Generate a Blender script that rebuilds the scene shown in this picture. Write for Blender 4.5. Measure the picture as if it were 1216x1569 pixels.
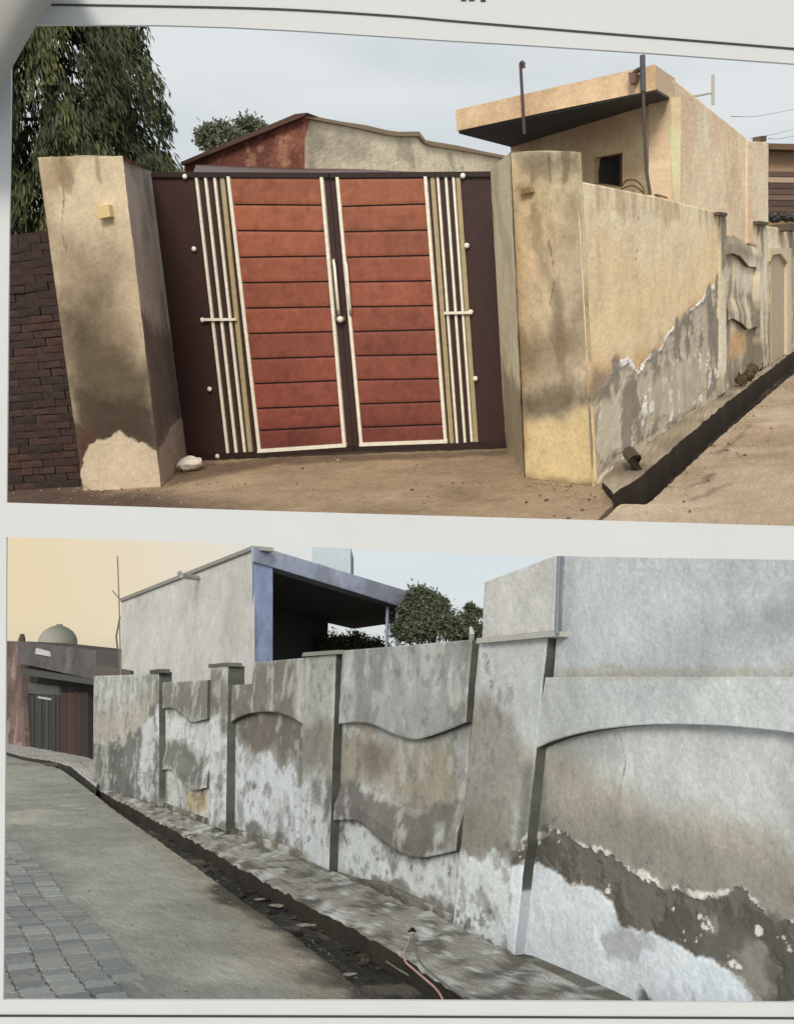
import bpy, math, random
import numpy as np
from mathutils import Matrix, Vector

for o in list(bpy.data.objects):
    bpy.data.objects.remove(o)
SC = bpy.context.scene
COL = SC.collection
rng = random.Random(7)
nrng = np.random.default_rng(7)

# ------------------------------------------------------------------ camera
F, CX, CY = 1500.0, 608.0, 784.5          # focal length and centre in photo pixels (1216 wide)
DOWN_A = np.array([0.09215503, 0.9755061, 0.19973808])    # gravity of the gate picture, camera axes (right, down, forward)
DOWN_B = np.array([-0.01917513, 0.98039422, -0.19611092])  # gravity of the street picture


def axes(down):
    up = -down / np.linalg.norm(down)
    f = np.array([0, 0, 1.0])
    f = f - f.dot(up) * up
    f /= np.linalg.norm(f)
    r = np.cross(f, up)
    return np.array([r, f, up])            # rows: right, forward, up in camera axes


RA, RB = axes(DOWN_A), axes(DOWN_B)
EYE_B, EYE_A = 1.55, 1.30
SA = 3.2                                   # size of the gate place next to the street place
CAMP = np.array([0, 0, EYE_B])
cam_d = bpy.data.cameras.new('camera')
cam = bpy.data.objects.new('camera', cam_d)
COL.objects.link(cam)
cm = np.eye(4)
cm[:3, 0] = RB @ np.array([1, 0, 0])
cm[:3, 1] = RB @ np.array([0, -1, 0])
cm[:3, 2] = RB @ np.array([0, 0, -1])
cm[:3, 3] = CAMP
cam.matrix_world = Matrix(cm.tolist())
cam_d.sensor_fit = 'HORIZONTAL'
cam_d.sensor_width = 36
cam_d.lens = 36 * F / 1216
cam_d.clip_start = 0.05
cam_d.clip_end = 5000
SC.camera = cam

# ------------------------------------------------------------------ light
SUN_EL, SUN_AZ = math.radians(19), math.radians(8)      # behind the camera, a little to its left
to_sun = Vector((-math.sin(SUN_AZ) * math.cos(SUN_EL), -math.cos(SUN_AZ) * math.cos(SUN_EL), math.sin(SUN_EL)))
sd = bpy.data.lights.new('sun', 'SUN')
sd.energy = 1.5
sd.angle = math.radians(18)
sd.color = (1.0, 0.93, 0.82)
sun = bpy.data.objects.new('sun', sd)
sun.rotation_euler = to_sun.to_track_quat('Z', 'Y').to_euler()
COL.objects.link(sun)

w = bpy.data.worlds.new('World')
SC.world = w
w.use_nodes = True
nt = w.node_tree
for n in list(nt.nodes):
    nt.nodes.remove(n)
N = nt.nodes.new
L = nt.links.new
wo = N('ShaderNodeOutputWorld')
bg = N('ShaderNodeBackground')
sky = N('ShaderNodeTexSky')
sky.sky_type = 'NISHITA'
sky.sun_disc = False
sky.sun_elevation = SUN_EL
sky.sun_rotation = math.atan2(to_sun.x, to_sun.y)
sky.air_density = 1.0
sky.dust_density = 3.0
sky.ozone_density = 1.0
# thin high cloud over the whole sky, warmer low down in the west (left of the street)
tc = N('ShaderNodeTexCoord')
nz = N('ShaderNodeTexNoise')
nz.inputs['Scale'].default_value = 2.0
nz.inputs['Detail'].default_value = 3
mp = N('ShaderNodeMapping')
mp.inputs['Scale'].default_value = (1, 1, 3.6)
L(tc.outputs['Generated'], mp.inputs['Vector'])
L(mp.outputs['Vector'], nz.inputs['Vector'])
cr = N('ShaderNodeMapRange')
cr.inputs['From Min'].default_value = 0.38
cr.inputs['From Max'].default_value = 0.60
cr.inputs['To Min'].default_value = 0.66
cr.inputs['To Max'].default_value = 1.0
L(nz.outputs['Fac'], cr.inputs['Value'])
glow = N('ShaderNodeVectorMath')
glow.operation = 'DOT_PRODUCT'
gd = Vector((-0.62, 0.78, -0.02)).normalized()
glow.inputs[1].default_value = gd
L(tc.outputs['Generated'], glow.inputs[0])
gr = N('ShaderNodeMapRange')
gr.interpolation_type = 'SMOOTHSTEP'
gr.inputs['From Min'].default_value = 0.77
gr.inputs['From Max'].default_value = 0.97
L(glow.outputs['Value'], gr.inputs['Value'])
cc = N('ShaderNodeMix')
cc.data_type = 'RGBA'
cc.inputs['A'].default_value = (5.15, 5.45, 5.5, 1)
cc.inputs['B'].default_value = (5.7, 4.7, 3.1, 1)
L(gr.outputs['Result'], cc.inputs['Factor'])
mx = N('ShaderNodeMix')
mx.data_type = 'RGBA'
L(cr.outputs['Result'], mx.inputs['Factor'])
L(sky.outputs['Color'], mx.inputs['A'])
L(cc.outputs['Result'], mx.inputs['B'])
L(mx.outputs['Result'], bg.inputs['Color'])
bg.inputs['Strength'].default_value = 0.10
L(bg.outputs['Background'], wo.inputs['Surface'])

vs = SC.view_settings
vs.view_transform = 'Standard'
vs.look = 'None'
vs.exposure = 0.52
vs.gamma = 1.0
vs.use_curve_mapping = False
SC.render.engine = 'CYCLES'
SC.cycles.use_denoising = True


# ------------------------------------------------------------------ helpers
def lin(c, g=1.0):
    c = np.asarray(c, float) / 255.0
    return np.clip(np.where(c <= 0.04045, c / 12.92, ((c + 0.055) / 1.055) ** 2.4) * g, 0.004, 0.88)


class Frame:
    def __init__(s, R, eye, sc):
        s.R, s.eye, s.s = R, eye, sc
        m = np.eye(4)
        m[:3, :3] = RB @ R.T * sc
        m[:3, 3] = CAMP - m[:3, :3] @ np.array([0, 0, eye])
        s.M = m
        s.o = np.array([0, 0, eye])

    def ray(s, x, y):
        return s.R @ np.array([(x - CX) / F, (y - CY) / F, 1.0])

    def ground(s, x, y, z=0.0):
        d = s.ray(x, y)
        return s.o + d * ((z - s.eye) / d[2])

    def at(s, x, y, dist):                 # point on the sight line at a forward distance
        d = s.ray(x, y)
        return s.o + d * (dist / d[1])

    def dir(s, x, y):                      # horizontal direction towards a vanishing point
        d = s.ray(x, y)
        d[2] = 0
        return d / np.linalg.norm(d)


A = Frame(RA, EYE_A, SA)
B = Frame(RB, EYE_B, 1.0)


class Plane:                               # upright plane: u along it, v up, n towards the viewer
    def __init__(s, fr, p0, u):
        s.fr, s.p0 = fr, np.array([p0[0], p0[1], 0.0])
        u = np.array([u[0], u[1], 0.0])
        s.u = u / np.linalg.norm(u)
        s.v = np.array([0, 0, 1.0])
        n = np.cross(s.u, s.v)
        if n.dot(fr.o - s.p0) < 0:
            n = -n
        s.n = n

    def uv(s, x, y, w=0.0):
        d = s.fr.ray(x, y)
        p0 = s.p0 + s.n * w
        t = (p0 - s.fr.o).dot(s.n) / d.dot(s.n)
        p = s.fr.o + d * t - p0
        return np.array([p.dot(s.u), p[2]])

    def uvs(s, pts, w=0.0):
        return np.array([s.uv(x, y, w) for x, y in pts])

    def pos(s, uv, w):
        uv = np.asarray(uv, float)
        w = np.asarray(w, float)
        return s.p0 + uv[..., :1] * s.u + uv[..., 1:2] * s.v + w[..., None] * s.n

    def pt(s, x, y, w=0.0):
        return s.pos(s.uv(x, y, w), np.array(w))


# ---- value noise
def _hash(ix, iy, seed):
    h = (ix.astype(np.int64) * 374761393 + iy.astype(np.int64) * 668265263 + seed * 974634777) & 0x7fffffff
    h = ((h ^ (h >> 13)) * 1274126177) & 0x7fffffff
    h = h ^ (h >> 16)
    return (h & 0xffff) / 65535.0


def vnoise(x, y, seed=0):
    ix, iy = np.floor(x), np.floor(y)
    fx, fy = x - ix, y - iy
    fx = fx * fx * (3 - 2 * fx)
    fy = fy * fy * (3 - 2 * fy)
    a, b = _hash(ix, iy, seed), _hash(ix + 1, iy, seed)
    c, d = _hash(ix, iy + 1, seed), _hash(ix + 1, iy + 1, seed)
    return (a * (1 - fx) + b * fx) * (1 - fy) + (c * (1 - fx) + d * fx) * fy


def fbm(x, y, seed=0, octv=5):
    t = np.zeros_like(x)
    amp, s = 1.0, 0.0
    for i in range(octv):
        t += amp * vnoise(x * 2 ** i + 17.3 * i, y * 2 ** i - 9.1 * i, seed + i)
        s += amp
        amp *= 0.55
    return t / s - 0.5                     # about -0.4 .. 0.4


def resample(pts, n):
    pts = np.asarray(pts, float)
    seg = np.linalg.norm(np.diff(pts, axis=0), axis=1)
    c = np.concatenate([[0], np.cumsum(seg)])
    t = np.linspace(0, c[-1], n)
    return np.stack([np.interp(t, c, pts[:, k]) for k in range(pts.shape[1])], 1)


def smooth(pts, k=8):                      # Catmull-Rom through the points
    P = [np.asarray(p, float) for p in pts]
    P = [2 * P[0] - P[1]] + P + [2 * P[-1] - P[-2]]
    out = []
    for i in range(1, len(P) - 2):
        for j in range(k):
            t = j / k
            out.append(0.5 * (2 * P[i] + (P[i + 1] - P[i - 1]) * t + (2 * P[i - 1] - 5 * P[i] + 4 * P[i + 1] - P[i + 2]) * t * t
                              + (3 * P[i] - P[i - 1] - 3 * P[i + 1] + P[i + 2]) * t ** 3))
    out.append(P[-2])
    return [tuple(p) for p in out]


class Paint:                               # wear of a surface in its own metres: stains, flaking, repairs, a little painted shade
    def __init__(s, plane, g=1.0, seed=1):
        s.p, s.g, s.seed, s.ops = plane, g, seed, []

    def poly(s, px, col, soft=0.03, rag=0.05, sc=5.0, op=1.0, relief=0.0):
        s.ops.append(('poly', s.p.uvs(px), lin(col, s.g), soft, rag, sc, op, relief))
        return s

    def line(s, px, col, wid=0.02, soft=0.01, rag=0.03, sc=8.0, op=1.0, relief=0.0):
        s.ops.append(('line', s.p.uvs(px), lin(col, s.g), wid, soft, rag, sc, op, relief))
        return s

    def blot(s, col, sc=2.0, th=0.1, soft=0.1, op=0.6, sy=1.0, px=None):
        s.ops.append(('blot', None if px is None else s.p.uvs(px), lin(col, s.g), sc, th, soft, op, sy))
        return s

    def base(s, col):
        s.b = lin(col, s.g)
        return s

    @staticmethod
    def sdf(uv, P, closed=True):
        d = np.full(len(uv), 1e9)
        ins = np.zeros(len(uv), bool)
        m = len(P)
        for i in range(m if closed else m - 1):
            a, b = P[i], P[(i + 1) % m]
            e = b - a
            q = uv - a
            t = np.clip((q @ e) / max(e @ e, 1e-12), 0, 1)
            d = np.minimum(d, np.hypot(q[:, 0] - t * e[0], q[:, 1] - t * e[1]))
            if closed and abs(b[1] - a[1]) > 1e-12:
                c = (a[1] > uv[:, 1]) != (b[1] > uv[:, 1])
                xx = (b[0] - a[0]) * (uv[:, 1] - a[1]) / (b[1] - a[1]) + a[0]
                ins ^= c & (uv[:, 0] < xx)
        return np.where(ins, -d, d) if closed else d

    def __call__(s, uv, base=None):
        u, v = uv[:, 0], uv[:, 1]
        c = np.tile(s.b if base is None else lin(base, s.g), (len(uv), 1))
        rel = np.zeros(len(uv))
        k = s.seed * 31
        for op in s.ops:
            k += 7
            if op[0] == 'poly':
                _, P, col, soft, rag, sc, o, r = op
                pad = soft + rag
                m = (u > P[:, 0].min() - pad) & (u < P[:, 0].max() + pad) & (v > P[:, 1].min() - pad) & (v < P[:, 1].max() + pad)
                if not m.any():
                    continue
                d = s.sdf(uv[m], P) + rag * 2.0 * fbm(u[m] * sc, v[m] * sc, k) + rag * 0.9 * fbm(u[m] * sc * 4.3, v[m] * sc * 4.3, k + 2)
            elif op[0] == 'line':
                _, P, col, wid, soft, rag, sc, o, r = op
                m = np.ones(len(uv), bool)
                d = s.sdf(uv, P, False) - wid * (0.75 + 1.6 * fbm(u * sc * 0.7, v * sc * 0.7, k + 3)) + rag * 2 * fbm(u * sc, v * sc, k)
            else:
                _, P, col, sc, th, soft, o, sy = op
                r = 0
                m = np.ones(len(uv), bool)
                x = fbm(u * sc, v * sc * sy, k)
                d = (th - x) * soft / max(soft, 1e-6)
                if P is not None:
                    x = x - np.clip(s.sdf(uv, P) / 0.25, 0, 1) * 0.6
                    d = th - x
            a = np.clip(0.5 - d / (2 * max(soft, 1e-4)), 0, 1)
            a = a * a * (3 - 2 * a)
            rel[m] = rel[m] * (1 - a) + r * a
            a = (a * o)[:, None]
            c[m] = c[m] * (1 - a) + col * a
        f = 1 + 0.28 * fbm(u * 3.1, v * 3.1, k + 50) + 0.32 * fbm(u * 9, v * 5, k + 55) + 0.24 * fbm(u * 38, v * 38, k + 60, 3)
        return np.clip(c * f[:, None], 0.004, 0.9), rel


# ---- mesh collecting
class MB:
    def __init__(s):
        s.V, s.Fc, s.C, s.n = [], [], [], 0

    def add(s, V, Fc, C=None):
        V = np.asarray(V, float).reshape(-1, 3)
        s.V.append(V)
        s.Fc += [tuple(int(i) + s.n for i in f) for f in Fc]
        C = np.array([0.5, 0.5, 0.5]) if C is None else np.asarray(C, float)
        s.C.append(np.tile(C, (len(V), 1)) if C.ndim == 1 else C)
        s.n += len(V)
        return s

    def box8(s, P, C=None):                # four low corners then four high corners
        return s.add(P, [(3, 2, 1, 0), (4, 5, 6, 7), (0, 1, 5, 4), (1, 2, 6, 5), (2, 3, 7, 6), (3, 0, 4, 7)], C)

    def prism(s, lo, hi, C=None):          # two matching rings
        n = len(lo)
        V = np.concatenate([lo, hi])
        Fc = [tuple(range(n))[::-1], tuple(range(n, 2 * n))] + [(i, (i + 1) % n, n + (i + 1) % n, n + i) for i in range(n)]
        return s.add(V, Fc, C)

    def pprism(s, pl, px, w0, w1, C=None):  # picture outline laid on a plane, given thickness
        uv = pl.uvs(px, w1)
        n = len(px)
        return s.prism(pl.pos(uv, np.full(n, w0)), pl.pos(uv, np.full(n, w1)), C)

    def uvprism(s, pl, uv, w0, w1, C=None):
        uv = np.asarray(uv, float)
        n = len(uv)
        return s.prism(pl.pos(uv, np.full(n, w0)), pl.pos(uv, np.full(n, w1)), C)

    def gprism(s, P, z0, z1, C=None):      # ground outline
        P = np.asarray(P, float)
        lo, hi = P.copy(), P.copy()
        lo[:, 2] = z0
        hi[:, 2] = z1
        return s.prism(lo, hi, C)

    def tube(s, pts, r, C=None, k=8, cap=True):
        pts = np.asarray(pts, float)
        n = len(pts)
        rr = np.broadcast_to(r, (n,))
        V = []
        for i in range(n):
            t = pts[min(i + 1, n - 1)] - pts[max(i - 1, 0)]
            t /= np.linalg.norm(t) + 1e-12
            a = np.cross(t, [0.13, 0.31, 0.94] if abs(t[2]) < 0.9 else [1, 0.1, 0])
            a /= np.linalg.norm(a)
            b = np.cross(t, a)
            for j in range(k):
                an = 2 * math.pi * j / k
                V.append(pts[i] + rr[i] * (math.cos(an) * a + math.sin(an) * b))
        Fc = [(i * k + j, i * k + (j + 1) % k, (i + 1) * k + (j + 1) % k, (i + 1) * k + j) for i in range(n - 1) for j in range(k)]
        if cap:
            Fc += [tuple(range(k))[::-1], tuple(range((n - 1) * k, n * k))]
        return s.add(V, Fc, C)

    def ball(s, c, r, C=None, k=8, m=6, sq=(1, 1, 1)):
        V, Fc = [], []
        for i in range(m + 1):
            th = math.pi * i / m
            for j in range(k):
                ph = 2 * math.pi * j / k
                V.append((c[0] + r * sq[0] * math.sin(th) * math.cos(ph), c[1] + r * sq[1] * math.sin(th) * math.sin(ph), c[2] + r * sq[2] * math.cos(th)))
        for i in range(m):
            for j in range(k):
                Fc.append((i * k + j, (i + 1) * k + j, (i + 1) * k + (j + 1) % k, i * k + (j + 1) % k))
        return s.add(V, Fc, C)

    def patch(s, pl, bot, top, w1, w0, paint, step=2.3, side=None, base=None, rough=0.004, edge=0.006, seed=3, wob=0.0, ramp=False):
        """worn face between two picture polylines, with returns back to w0"""
        b0, t0 = pl.uvs(bot, w1), pl.uvs(top, w1)
        pxl = max(np.linalg.norm(np.diff(np.asarray(bot, float), axis=0), axis=1).sum(), np.linalg.norm(np.diff(np.asarray(top, float), axis=0), axis=1).sum())
        pyl = max(np.hypot(bot[0][0] - top[0][0], bot[0][1] - top[0][1]), np.hypot(bot[-1][0] - top[-1][0], bot[-1][1] - top[-1][1]))
        ns, m = max(3, int(pxl / step)), max(3, int(pyl / step))
        return s.grid(pl, resample(b0, ns), resample(t0, ns), m, w1, w0, paint, side, base, rough, edge, seed, wob, ramp)

    def grid(s, pl, bb, tt, m, w1, w0, paint, side=None, base=None, rough=0.004, edge=0.006, seed=3, wob=0.0, ramp=False):
        ns = len(bb)
        t = np.linspace(0, 1, m)[:, None, None]
        uv = (bb[None] * (1 - t) + tt[None] * t)
        uv2 = uv.reshape(-1, 2)
        if wob:                            # slightly uneven outline
            uv2 = uv2 + wob * np.stack([fbm(uv2[:, 0] * 6, uv2[:, 1] * 6, seed + 5), fbm(uv2[:, 0] * 6, uv2[:, 1] * 6, seed + 9)], 1)
        col, rel = paint(uv2, base)
        S = np.tile(np.arange(ns), m)
        T = np.repeat(np.arange(m), ns)
        if isinstance(w1, tuple):
            w1 = w1[0] + (w1[1] - w1[0]) * T / (m - 1)
        onb = (S == 0) | (S == ns - 1) | (T == 0) | (T == m - 1)
        ww = w1 + rough * 2 * fbm(uv2[:, 0] * 7, uv2[:, 1] * 7, seed) + rough * 0.8 * fbm(uv2[:, 0] * 30, uv2[:, 1] * 30, seed + 1) + rel - edge * onb
        if ramp:                           # dies into the wall at its top
            ww = w0 + 0.002 + (ww - w0) * np.clip((1 - T / (m - 1)) * 1.6, 0, 1)
        V = pl.pos(uv2, ww)
        i, j = np.meshgrid(np.arange(ns - 1), np.arange(m - 1))
        a = (j * ns + i).ravel()
        q = np.stack([a, a + 1, a + ns + 1, a + ns], 1)
        nrm = np.cross(V[q[0][1]] - V[q[0][0]], V[q[0][3]] - V[q[0][0]])
        if nrm.dot(pl.n) < 0:
            q = q[:, ::-1]
        s.add(V, q, col)
        if w0 is not None and w0 < np.min(w1):
            ring = list(range(0, ns)) + [k * ns + ns - 1 for k in range(1, m)] + [(m - 1) * ns + k for k in range(ns - 2, -1, -1)] + [k * ns for k in range(m - 2, 0, -1)]
            hi = V[ring]
            lo = pl.pos(uv2[ring], np.full(len(ring), w0))
            n = len(ring)
            if callable(side):
                sc = side(uv2[ring])
            elif side is None:
                sc = col[ring] * 0.85
            else:
                sc = np.tile(np.asarray(side, float), (n, 1)) * (1.0 + 0.9 * fbm(uv2[ring][:, 0] * 4, uv2[ring][:, 1] * 4, seed + 40)[:, None])
            s.add(np.concatenate([hi, lo]), [(k, (k + 1) % n, n + (k + 1) % n, n + k) for k in range(n)] + [tuple(range(n, 2 * n))], np.concatenate([sc, sc]))
        return s

    def build(s, name, mat, parent=None, frame=None, base=None, smooth_=False):
        return make(name, s, mat, parent, frame, base, smooth_)


class Thing:
    def __init__(s, o, fr, base, lvl=0):
        s.o, s.fr, s.base, s.lvl = o, fr, base, lvl


def mesh_data(name, mb, base, mat, smooth_):
    V = np.concatenate(mb.V) - base
    me = bpy.data.meshes.new(name)
    me.from_pydata(V.tolist(), [], mb.Fc)
    ca = me.color_attributes.new('Col', 'FLOAT_COLOR', 'POINT')
    C = np.concatenate(mb.C)
    ca.data.foreach_set('color', np.concatenate([C, np.ones((len(C), 1))], 1).astype(np.float32).ravel())
    me.materials.append(mat)
    if smooth_:
        me.polygons.foreach_set('use_smooth', [True] * len(me.polygons))
    me.update()
    return me


def place(o, fr, base):
    t = np.eye(4)
    t[:3, 3] = base
    o.matrix_world = Matrix((fr.M @ t).tolist())


def make(name, mb, mat, parent=None, frame=None, base=None, smooth_=False):
    if parent is not None:
        frame, base = parent.fr, parent.base
    allv = np.concatenate(mb.V)
    if base is None:
        base = np.array([(allv[:, 0].min() + allv[:, 0].max()) / 2, (allv[:, 1].min() + allv[:, 1].max()) / 2, allv[:, 2].min()])
    o = bpy.data.objects.new(name, mesh_data(name, mb, base, mat, smooth_))
    COL.objects.link(o)
    if parent is not None:
        o.parent = parent.o
    else:
        place(o, frame, base)
    return Thing(o, frame, base)


def thing(name, fr, base, label, cat, group=None):
    o = bpy.data.objects.new(name, None)
    o.empty_display_size = 0.2
    COL.objects.link(o)
    base = np.asarray(base, float)
    place(o, fr, base)
    t = Thing(o, fr, base)
    return tag(t, label, cat, group)


def tag(t, label=None, cat=None, group=None, kind=None):
    o = t.o
    if label:
        o['label'] = label
    if cat:
        o['category'] = cat
    if group:
        o['group'] = group
    if kind:
        o['kind'] = kind
    return t


# ---- materials
def bsdf(name):
    m = bpy.data.materials.new(name)
    m.use_nodes = True
    return m, m.node_tree, m.node_tree.nodes['Principled BSDF']


def painted(name, rough=0.9, bump=0.25, bscale=60.0, var=0.25, vscale=35.0, spec=0.2, metal=0.0):
    """base colour from the surface's own wear and painted shade, fine grain and relief from noise"""
    m, t, p = bsdf(name)
    at = t.nodes.new('ShaderNodeAttribute')
    at.attribute_name = 'Col'
    tc = t.nodes.new('ShaderNodeTexCoord')
    n1 = t.nodes.new('ShaderNodeTexNoise')
    n1.inputs['Scale'].default_value = vscale
    n1.inputs['Detail'].default_value = 6
    n1.inputs['Roughness'].default_value = 0.65
    mr = t.nodes.new('ShaderNodeMapRange')
    mr.inputs['From Min'].default_value = 0.3
    mr.inputs['From Max'].default_value = 0.7
    mr.inputs['To Min'].default_value = 1 - var
    mr.inputs['To Max'].default_value = 1 + var
    mu = t.nodes.new('ShaderNodeVectorMath')
    mu.operation = 'SCALE'
    n2 = t.nodes.new('ShaderNodeTexNoise')
    n2.inputs['Scale'].default_value = bscale
    n2.inputs['Detail'].default_value = 8
    n2.inputs['Roughness'].default_value = 0.7
    bp = t.nodes.new('ShaderNodeBump')
    bp.inputs['Strength'].default_value = bump
    bp.inputs['Distance'].default_value = 0.02
    k = t.links.new
    k(tc.outputs['Object'], n1.inputs['Vector'])
    k(tc.outputs['Object'], n2.inputs['Vector'])
    k(n1.outputs['Fac'], mr.inputs['Value'])
    k(at.outputs['Color'], mu.inputs[0])
    k(mr.outputs['Result'], mu.inputs['Scale'])
    k(mu.outputs['Vector'], p.inputs['Base Color'])
    k(n2.outputs['Fac'], bp.inputs['Height'])
    k(bp.outputs['Normal'], p.inputs['Normal'])
    p.inputs['Roughness'].default_value = rough
    p.inputs['Specular IOR Level'].default_value = spec
    p.inputs['Metallic'].default_value = metal
    return m


M_PLASTER = painted('weathered_plaster', 0.92, 0.35, 60, 0.13, 45)
M_GROUND = painted('packed_dirt_concrete', 0.95, 0.7, 60, 0.32, 70)
M_METAL = painted('painted_metal', 0.5, 0.12, 90, 0.15, 20, 0.4)
M_SMOOTH = painted('smooth_paint', 0.7, 0.1, 60, 0.08, 12, 0.3)
M_BRICK = painted('brick', 0.95, 0.6, 60, 0.35, 25)
M_LEAF = painted('leaf', 0.6, 0.05, 10, 0.2, 8, 0.3)
M_BARK = painted('bark', 0.95, 0.8, 30, 0.3, 14)
M_PAPER = painted('paper', 0.9, 0.04, 120, 0.02, 3.0, 0.15)
M_PLASTIC = painted('plastic', 0.45, 0.05, 30, 0.08, 20, 0.4)


class GPlane:                              # level ground of a frame: u right, v forward, n up
    def __init__(s, fr):
        s.fr = fr
        s.n = np.array([0, 0, 1.0])
        s.p0 = np.zeros(3)

    def uv(s, x, y, w=0.0):
        return s.fr.ground(x, y, w)[:2]

    def uvs(s, pts, w=0.0):
        return np.array([s.uv(x, y, w) for x, y in pts])

    def pos(s, uv, w):
        uv = np.asarray(uv, float)
        return np.concatenate([uv, np.broadcast_to(np.asarray(w, float)[..., None], uv.shape[:-1] + (1,))], -1)

    def pt(s, x, y, w=0.0):
        return s.fr.ground(x, y, w)


def offs(p, *d):
    return np.asarray(p, float) + np.asarray(d, float)


# ------------------------------------------------------------------ the printed page
PD = 4.0


def pg(x, y, d=PD):
    return CAMP + RB @ np.array([(x - CX) / F, (y - CY) / F, 1.0]) * d


PFWD = RB @ np.array([0, 0, 1.0])
WHITE = lin((194, 196, 198))
R_ = 1420
out = [(-70, -60), (R_, -60), (R_, 118)] + [(1216, 97), (1000, 81), (800, 68), (680, 61), (560, 53), (450, 46), (350, 41), (250, 38), (75, 37), (17, 37)] \
    + [(17, 130), (13, 450), (10, 770)] + [(200, 776), (420, 783), (660, 790), (910, 797), (1216, 806), (R_, 811)] \
    + [(R_, 862), (1216, 858), (900, 853), (680, 848), (420, 835), (200, 828), (10, 823)] + [(8, 1180), (5, 1533)] \
    + [(600, 1534), (1216, 1537), (R_, 1538), (R_, 1720), (-70, 1720)]
page = thing('printed_page', B, pg(300, 1720) + np.array([0, 0, 0.0]), 'white printed page carrying both pictures, thin black rules at top and bottom', 'page')
b = MB()
P = np.array([pg(x, y) for x, y in out])
b.prism(P + PFWD * 0.012, P, WHITE)
b.build('sheet', M_PAPER, page)
INK = lin((62, 64, 62))


def strip_on_page(pts, wid, name):
    b = MB()
    pts = [np.asarray(p, float) for p in pts]
    up = [pg(x, y - wid / 2, PD - 0.004) for x, y in pts]
    lo = [pg(x, y + wid / 2, PD - 0.004) for x, y in pts]
    ring = np.array(up + lo[::-1])
    b.prism(ring + PFWD * 0.002, ring, INK)
    return b.build(name, M_PAPER, page)


strip_on_page(smooth([(40, 6), (200, 8), (420, 13), (600, 23.5), (700, 32), (900, 48.5), (1216, 74), (1400, 90)], 6), 3.0, 'printed_rule')
strip_on_page([(-60, 1557), (600, 1558.5), (1216, 1561), (1400, 1562)], 3.4, 'printed_rule')
for x0, x1, y in ((706, 714, -2), (718, 727, -2.2), (736, 744, -1)):
    strip_on_page([(x0, y), (x1, y)], 5, 'printed_letter')

# rolled corner of the neighbouring page, top left
b = MB()
edge = np.array(smooth([(112, -50), (84, -2), (66, 24), (42, 62), (20, 101), (-2, 139), (-34, 196)], 4))
nr = len(edge)
V = []
K = 26
for i, (x, y) in enumerate(edge):
    t = edge[min(i + 1, nr - 1)] - edge[max(i - 1, 0)]
    t /= np.linalg.norm(t)
    n = np.array([t[1], -t[0]])
    if n[0] > 0:
        n = -n
    r = 74 - 8 * i / nr
    ca = np.array([x, y]) + n * r
    for k in range(K):
        an = math.radians(-75 + 245 * k / (K - 1))
        q = ca - n * r * math.cos(an)
        V.append(pg(q[0], q[1], PD - 0.03 - r / F * PD * (1 + math.sin(an))))
b.add(V, [(i * K + k, i * K + k + 1, (i + 1) * K + k + 1, (i + 1) * K + k) for i in range(nr - 1) for k in range(K - 1)], lin((150, 148, 143)))
roll = b.build('curled_page', M_PAPER, None, B, pg(30, 60), True)
sm = roll.o.modifiers.new('thickness', 'SOLIDIFY')
sm.thickness = 0.008
tag(roll, 'grey rolled page corner overlapping the top left of the printed page', 'page')

# ================================================================== GATE PICTURE (frame A)
GA = GPlane(A)
gA = np.array([1.0, 1.07, 1.2])                                   # albedo gain of the traced colours
gl, grt = A.ground(287, 706), A.ground(776, 686)
GP = Plane(A, gl, grt - gl)
LP = Plane(A, A.ground(128, 752), A.ground(247, 745) - A.ground(128, 752))
LS = Plane(A, A.ground(247, 745), A.ground(286, 706) - A.ground(247, 745))
RP = Plane(A, A.ground(803, 732), A.ground(912, 745) - A.ground(803, 732))
RS = Plane(A, A.ground(803, 732), A.ground(776, 687) - A.ground(803, 732))
WP = Plane(A, A.ground(912, 745), A.dir(1427, 400))

# ---- ground
pa = Paint(GA, gA * 1.15, 3).base((148, 124, 96))
pa.blot((118, 96, 74), 0.9, 0.05, 0.12, 0.7).blot((170, 146, 116), 1.3, 0.1, 0.12, 0.5)
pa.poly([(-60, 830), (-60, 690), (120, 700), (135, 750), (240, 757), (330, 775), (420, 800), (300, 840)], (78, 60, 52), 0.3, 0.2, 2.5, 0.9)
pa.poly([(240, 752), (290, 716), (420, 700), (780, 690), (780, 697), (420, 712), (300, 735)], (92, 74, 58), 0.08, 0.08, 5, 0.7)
b = MB()
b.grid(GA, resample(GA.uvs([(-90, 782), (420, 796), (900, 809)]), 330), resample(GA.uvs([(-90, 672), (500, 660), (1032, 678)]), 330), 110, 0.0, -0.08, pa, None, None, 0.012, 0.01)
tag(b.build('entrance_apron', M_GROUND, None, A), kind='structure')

pr_ = Paint(GA, gA, 5).base((176, 152, 124))
pr_.blot((150, 126, 100), 0.7, 0.05, 0.15, 0.7).blot((192, 170, 142), 1.6, 0.12, 0.1, 0.5)
for pts in ([(1020, 745), (1050, 748), (1080, 738), (1092, 725)], [(1100, 695), (1130, 672), (1150, 650)], [(1060, 765), (1120, 740)]):
    pr_.line(pts, (110, 92, 74), 0.02, 0.03, 0.03, 5, 0.8)
b = MB()
lb = [(904, 811), (912, 803), (948, 773), (986, 775), (1014, 750), (1072, 696), (1120, 653), (1216, 571), (1275, 521)]
rb_ = [(1420, 823), (1400, 810), (1340, 780), (1345, 740), (1350, 700), (1355, 640), (1360, 600), (1365, 560), (1370, 521)]
b.grid(GA, resample(GA.uvs(lb), 220), resample(GA.uvs(rb_), 220), 120, 0.0, -0.1, pr_, None, None, 0.014, 0.01)
tag(b.build('road', M_GROUND, None, A), kind='structure')

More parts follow.
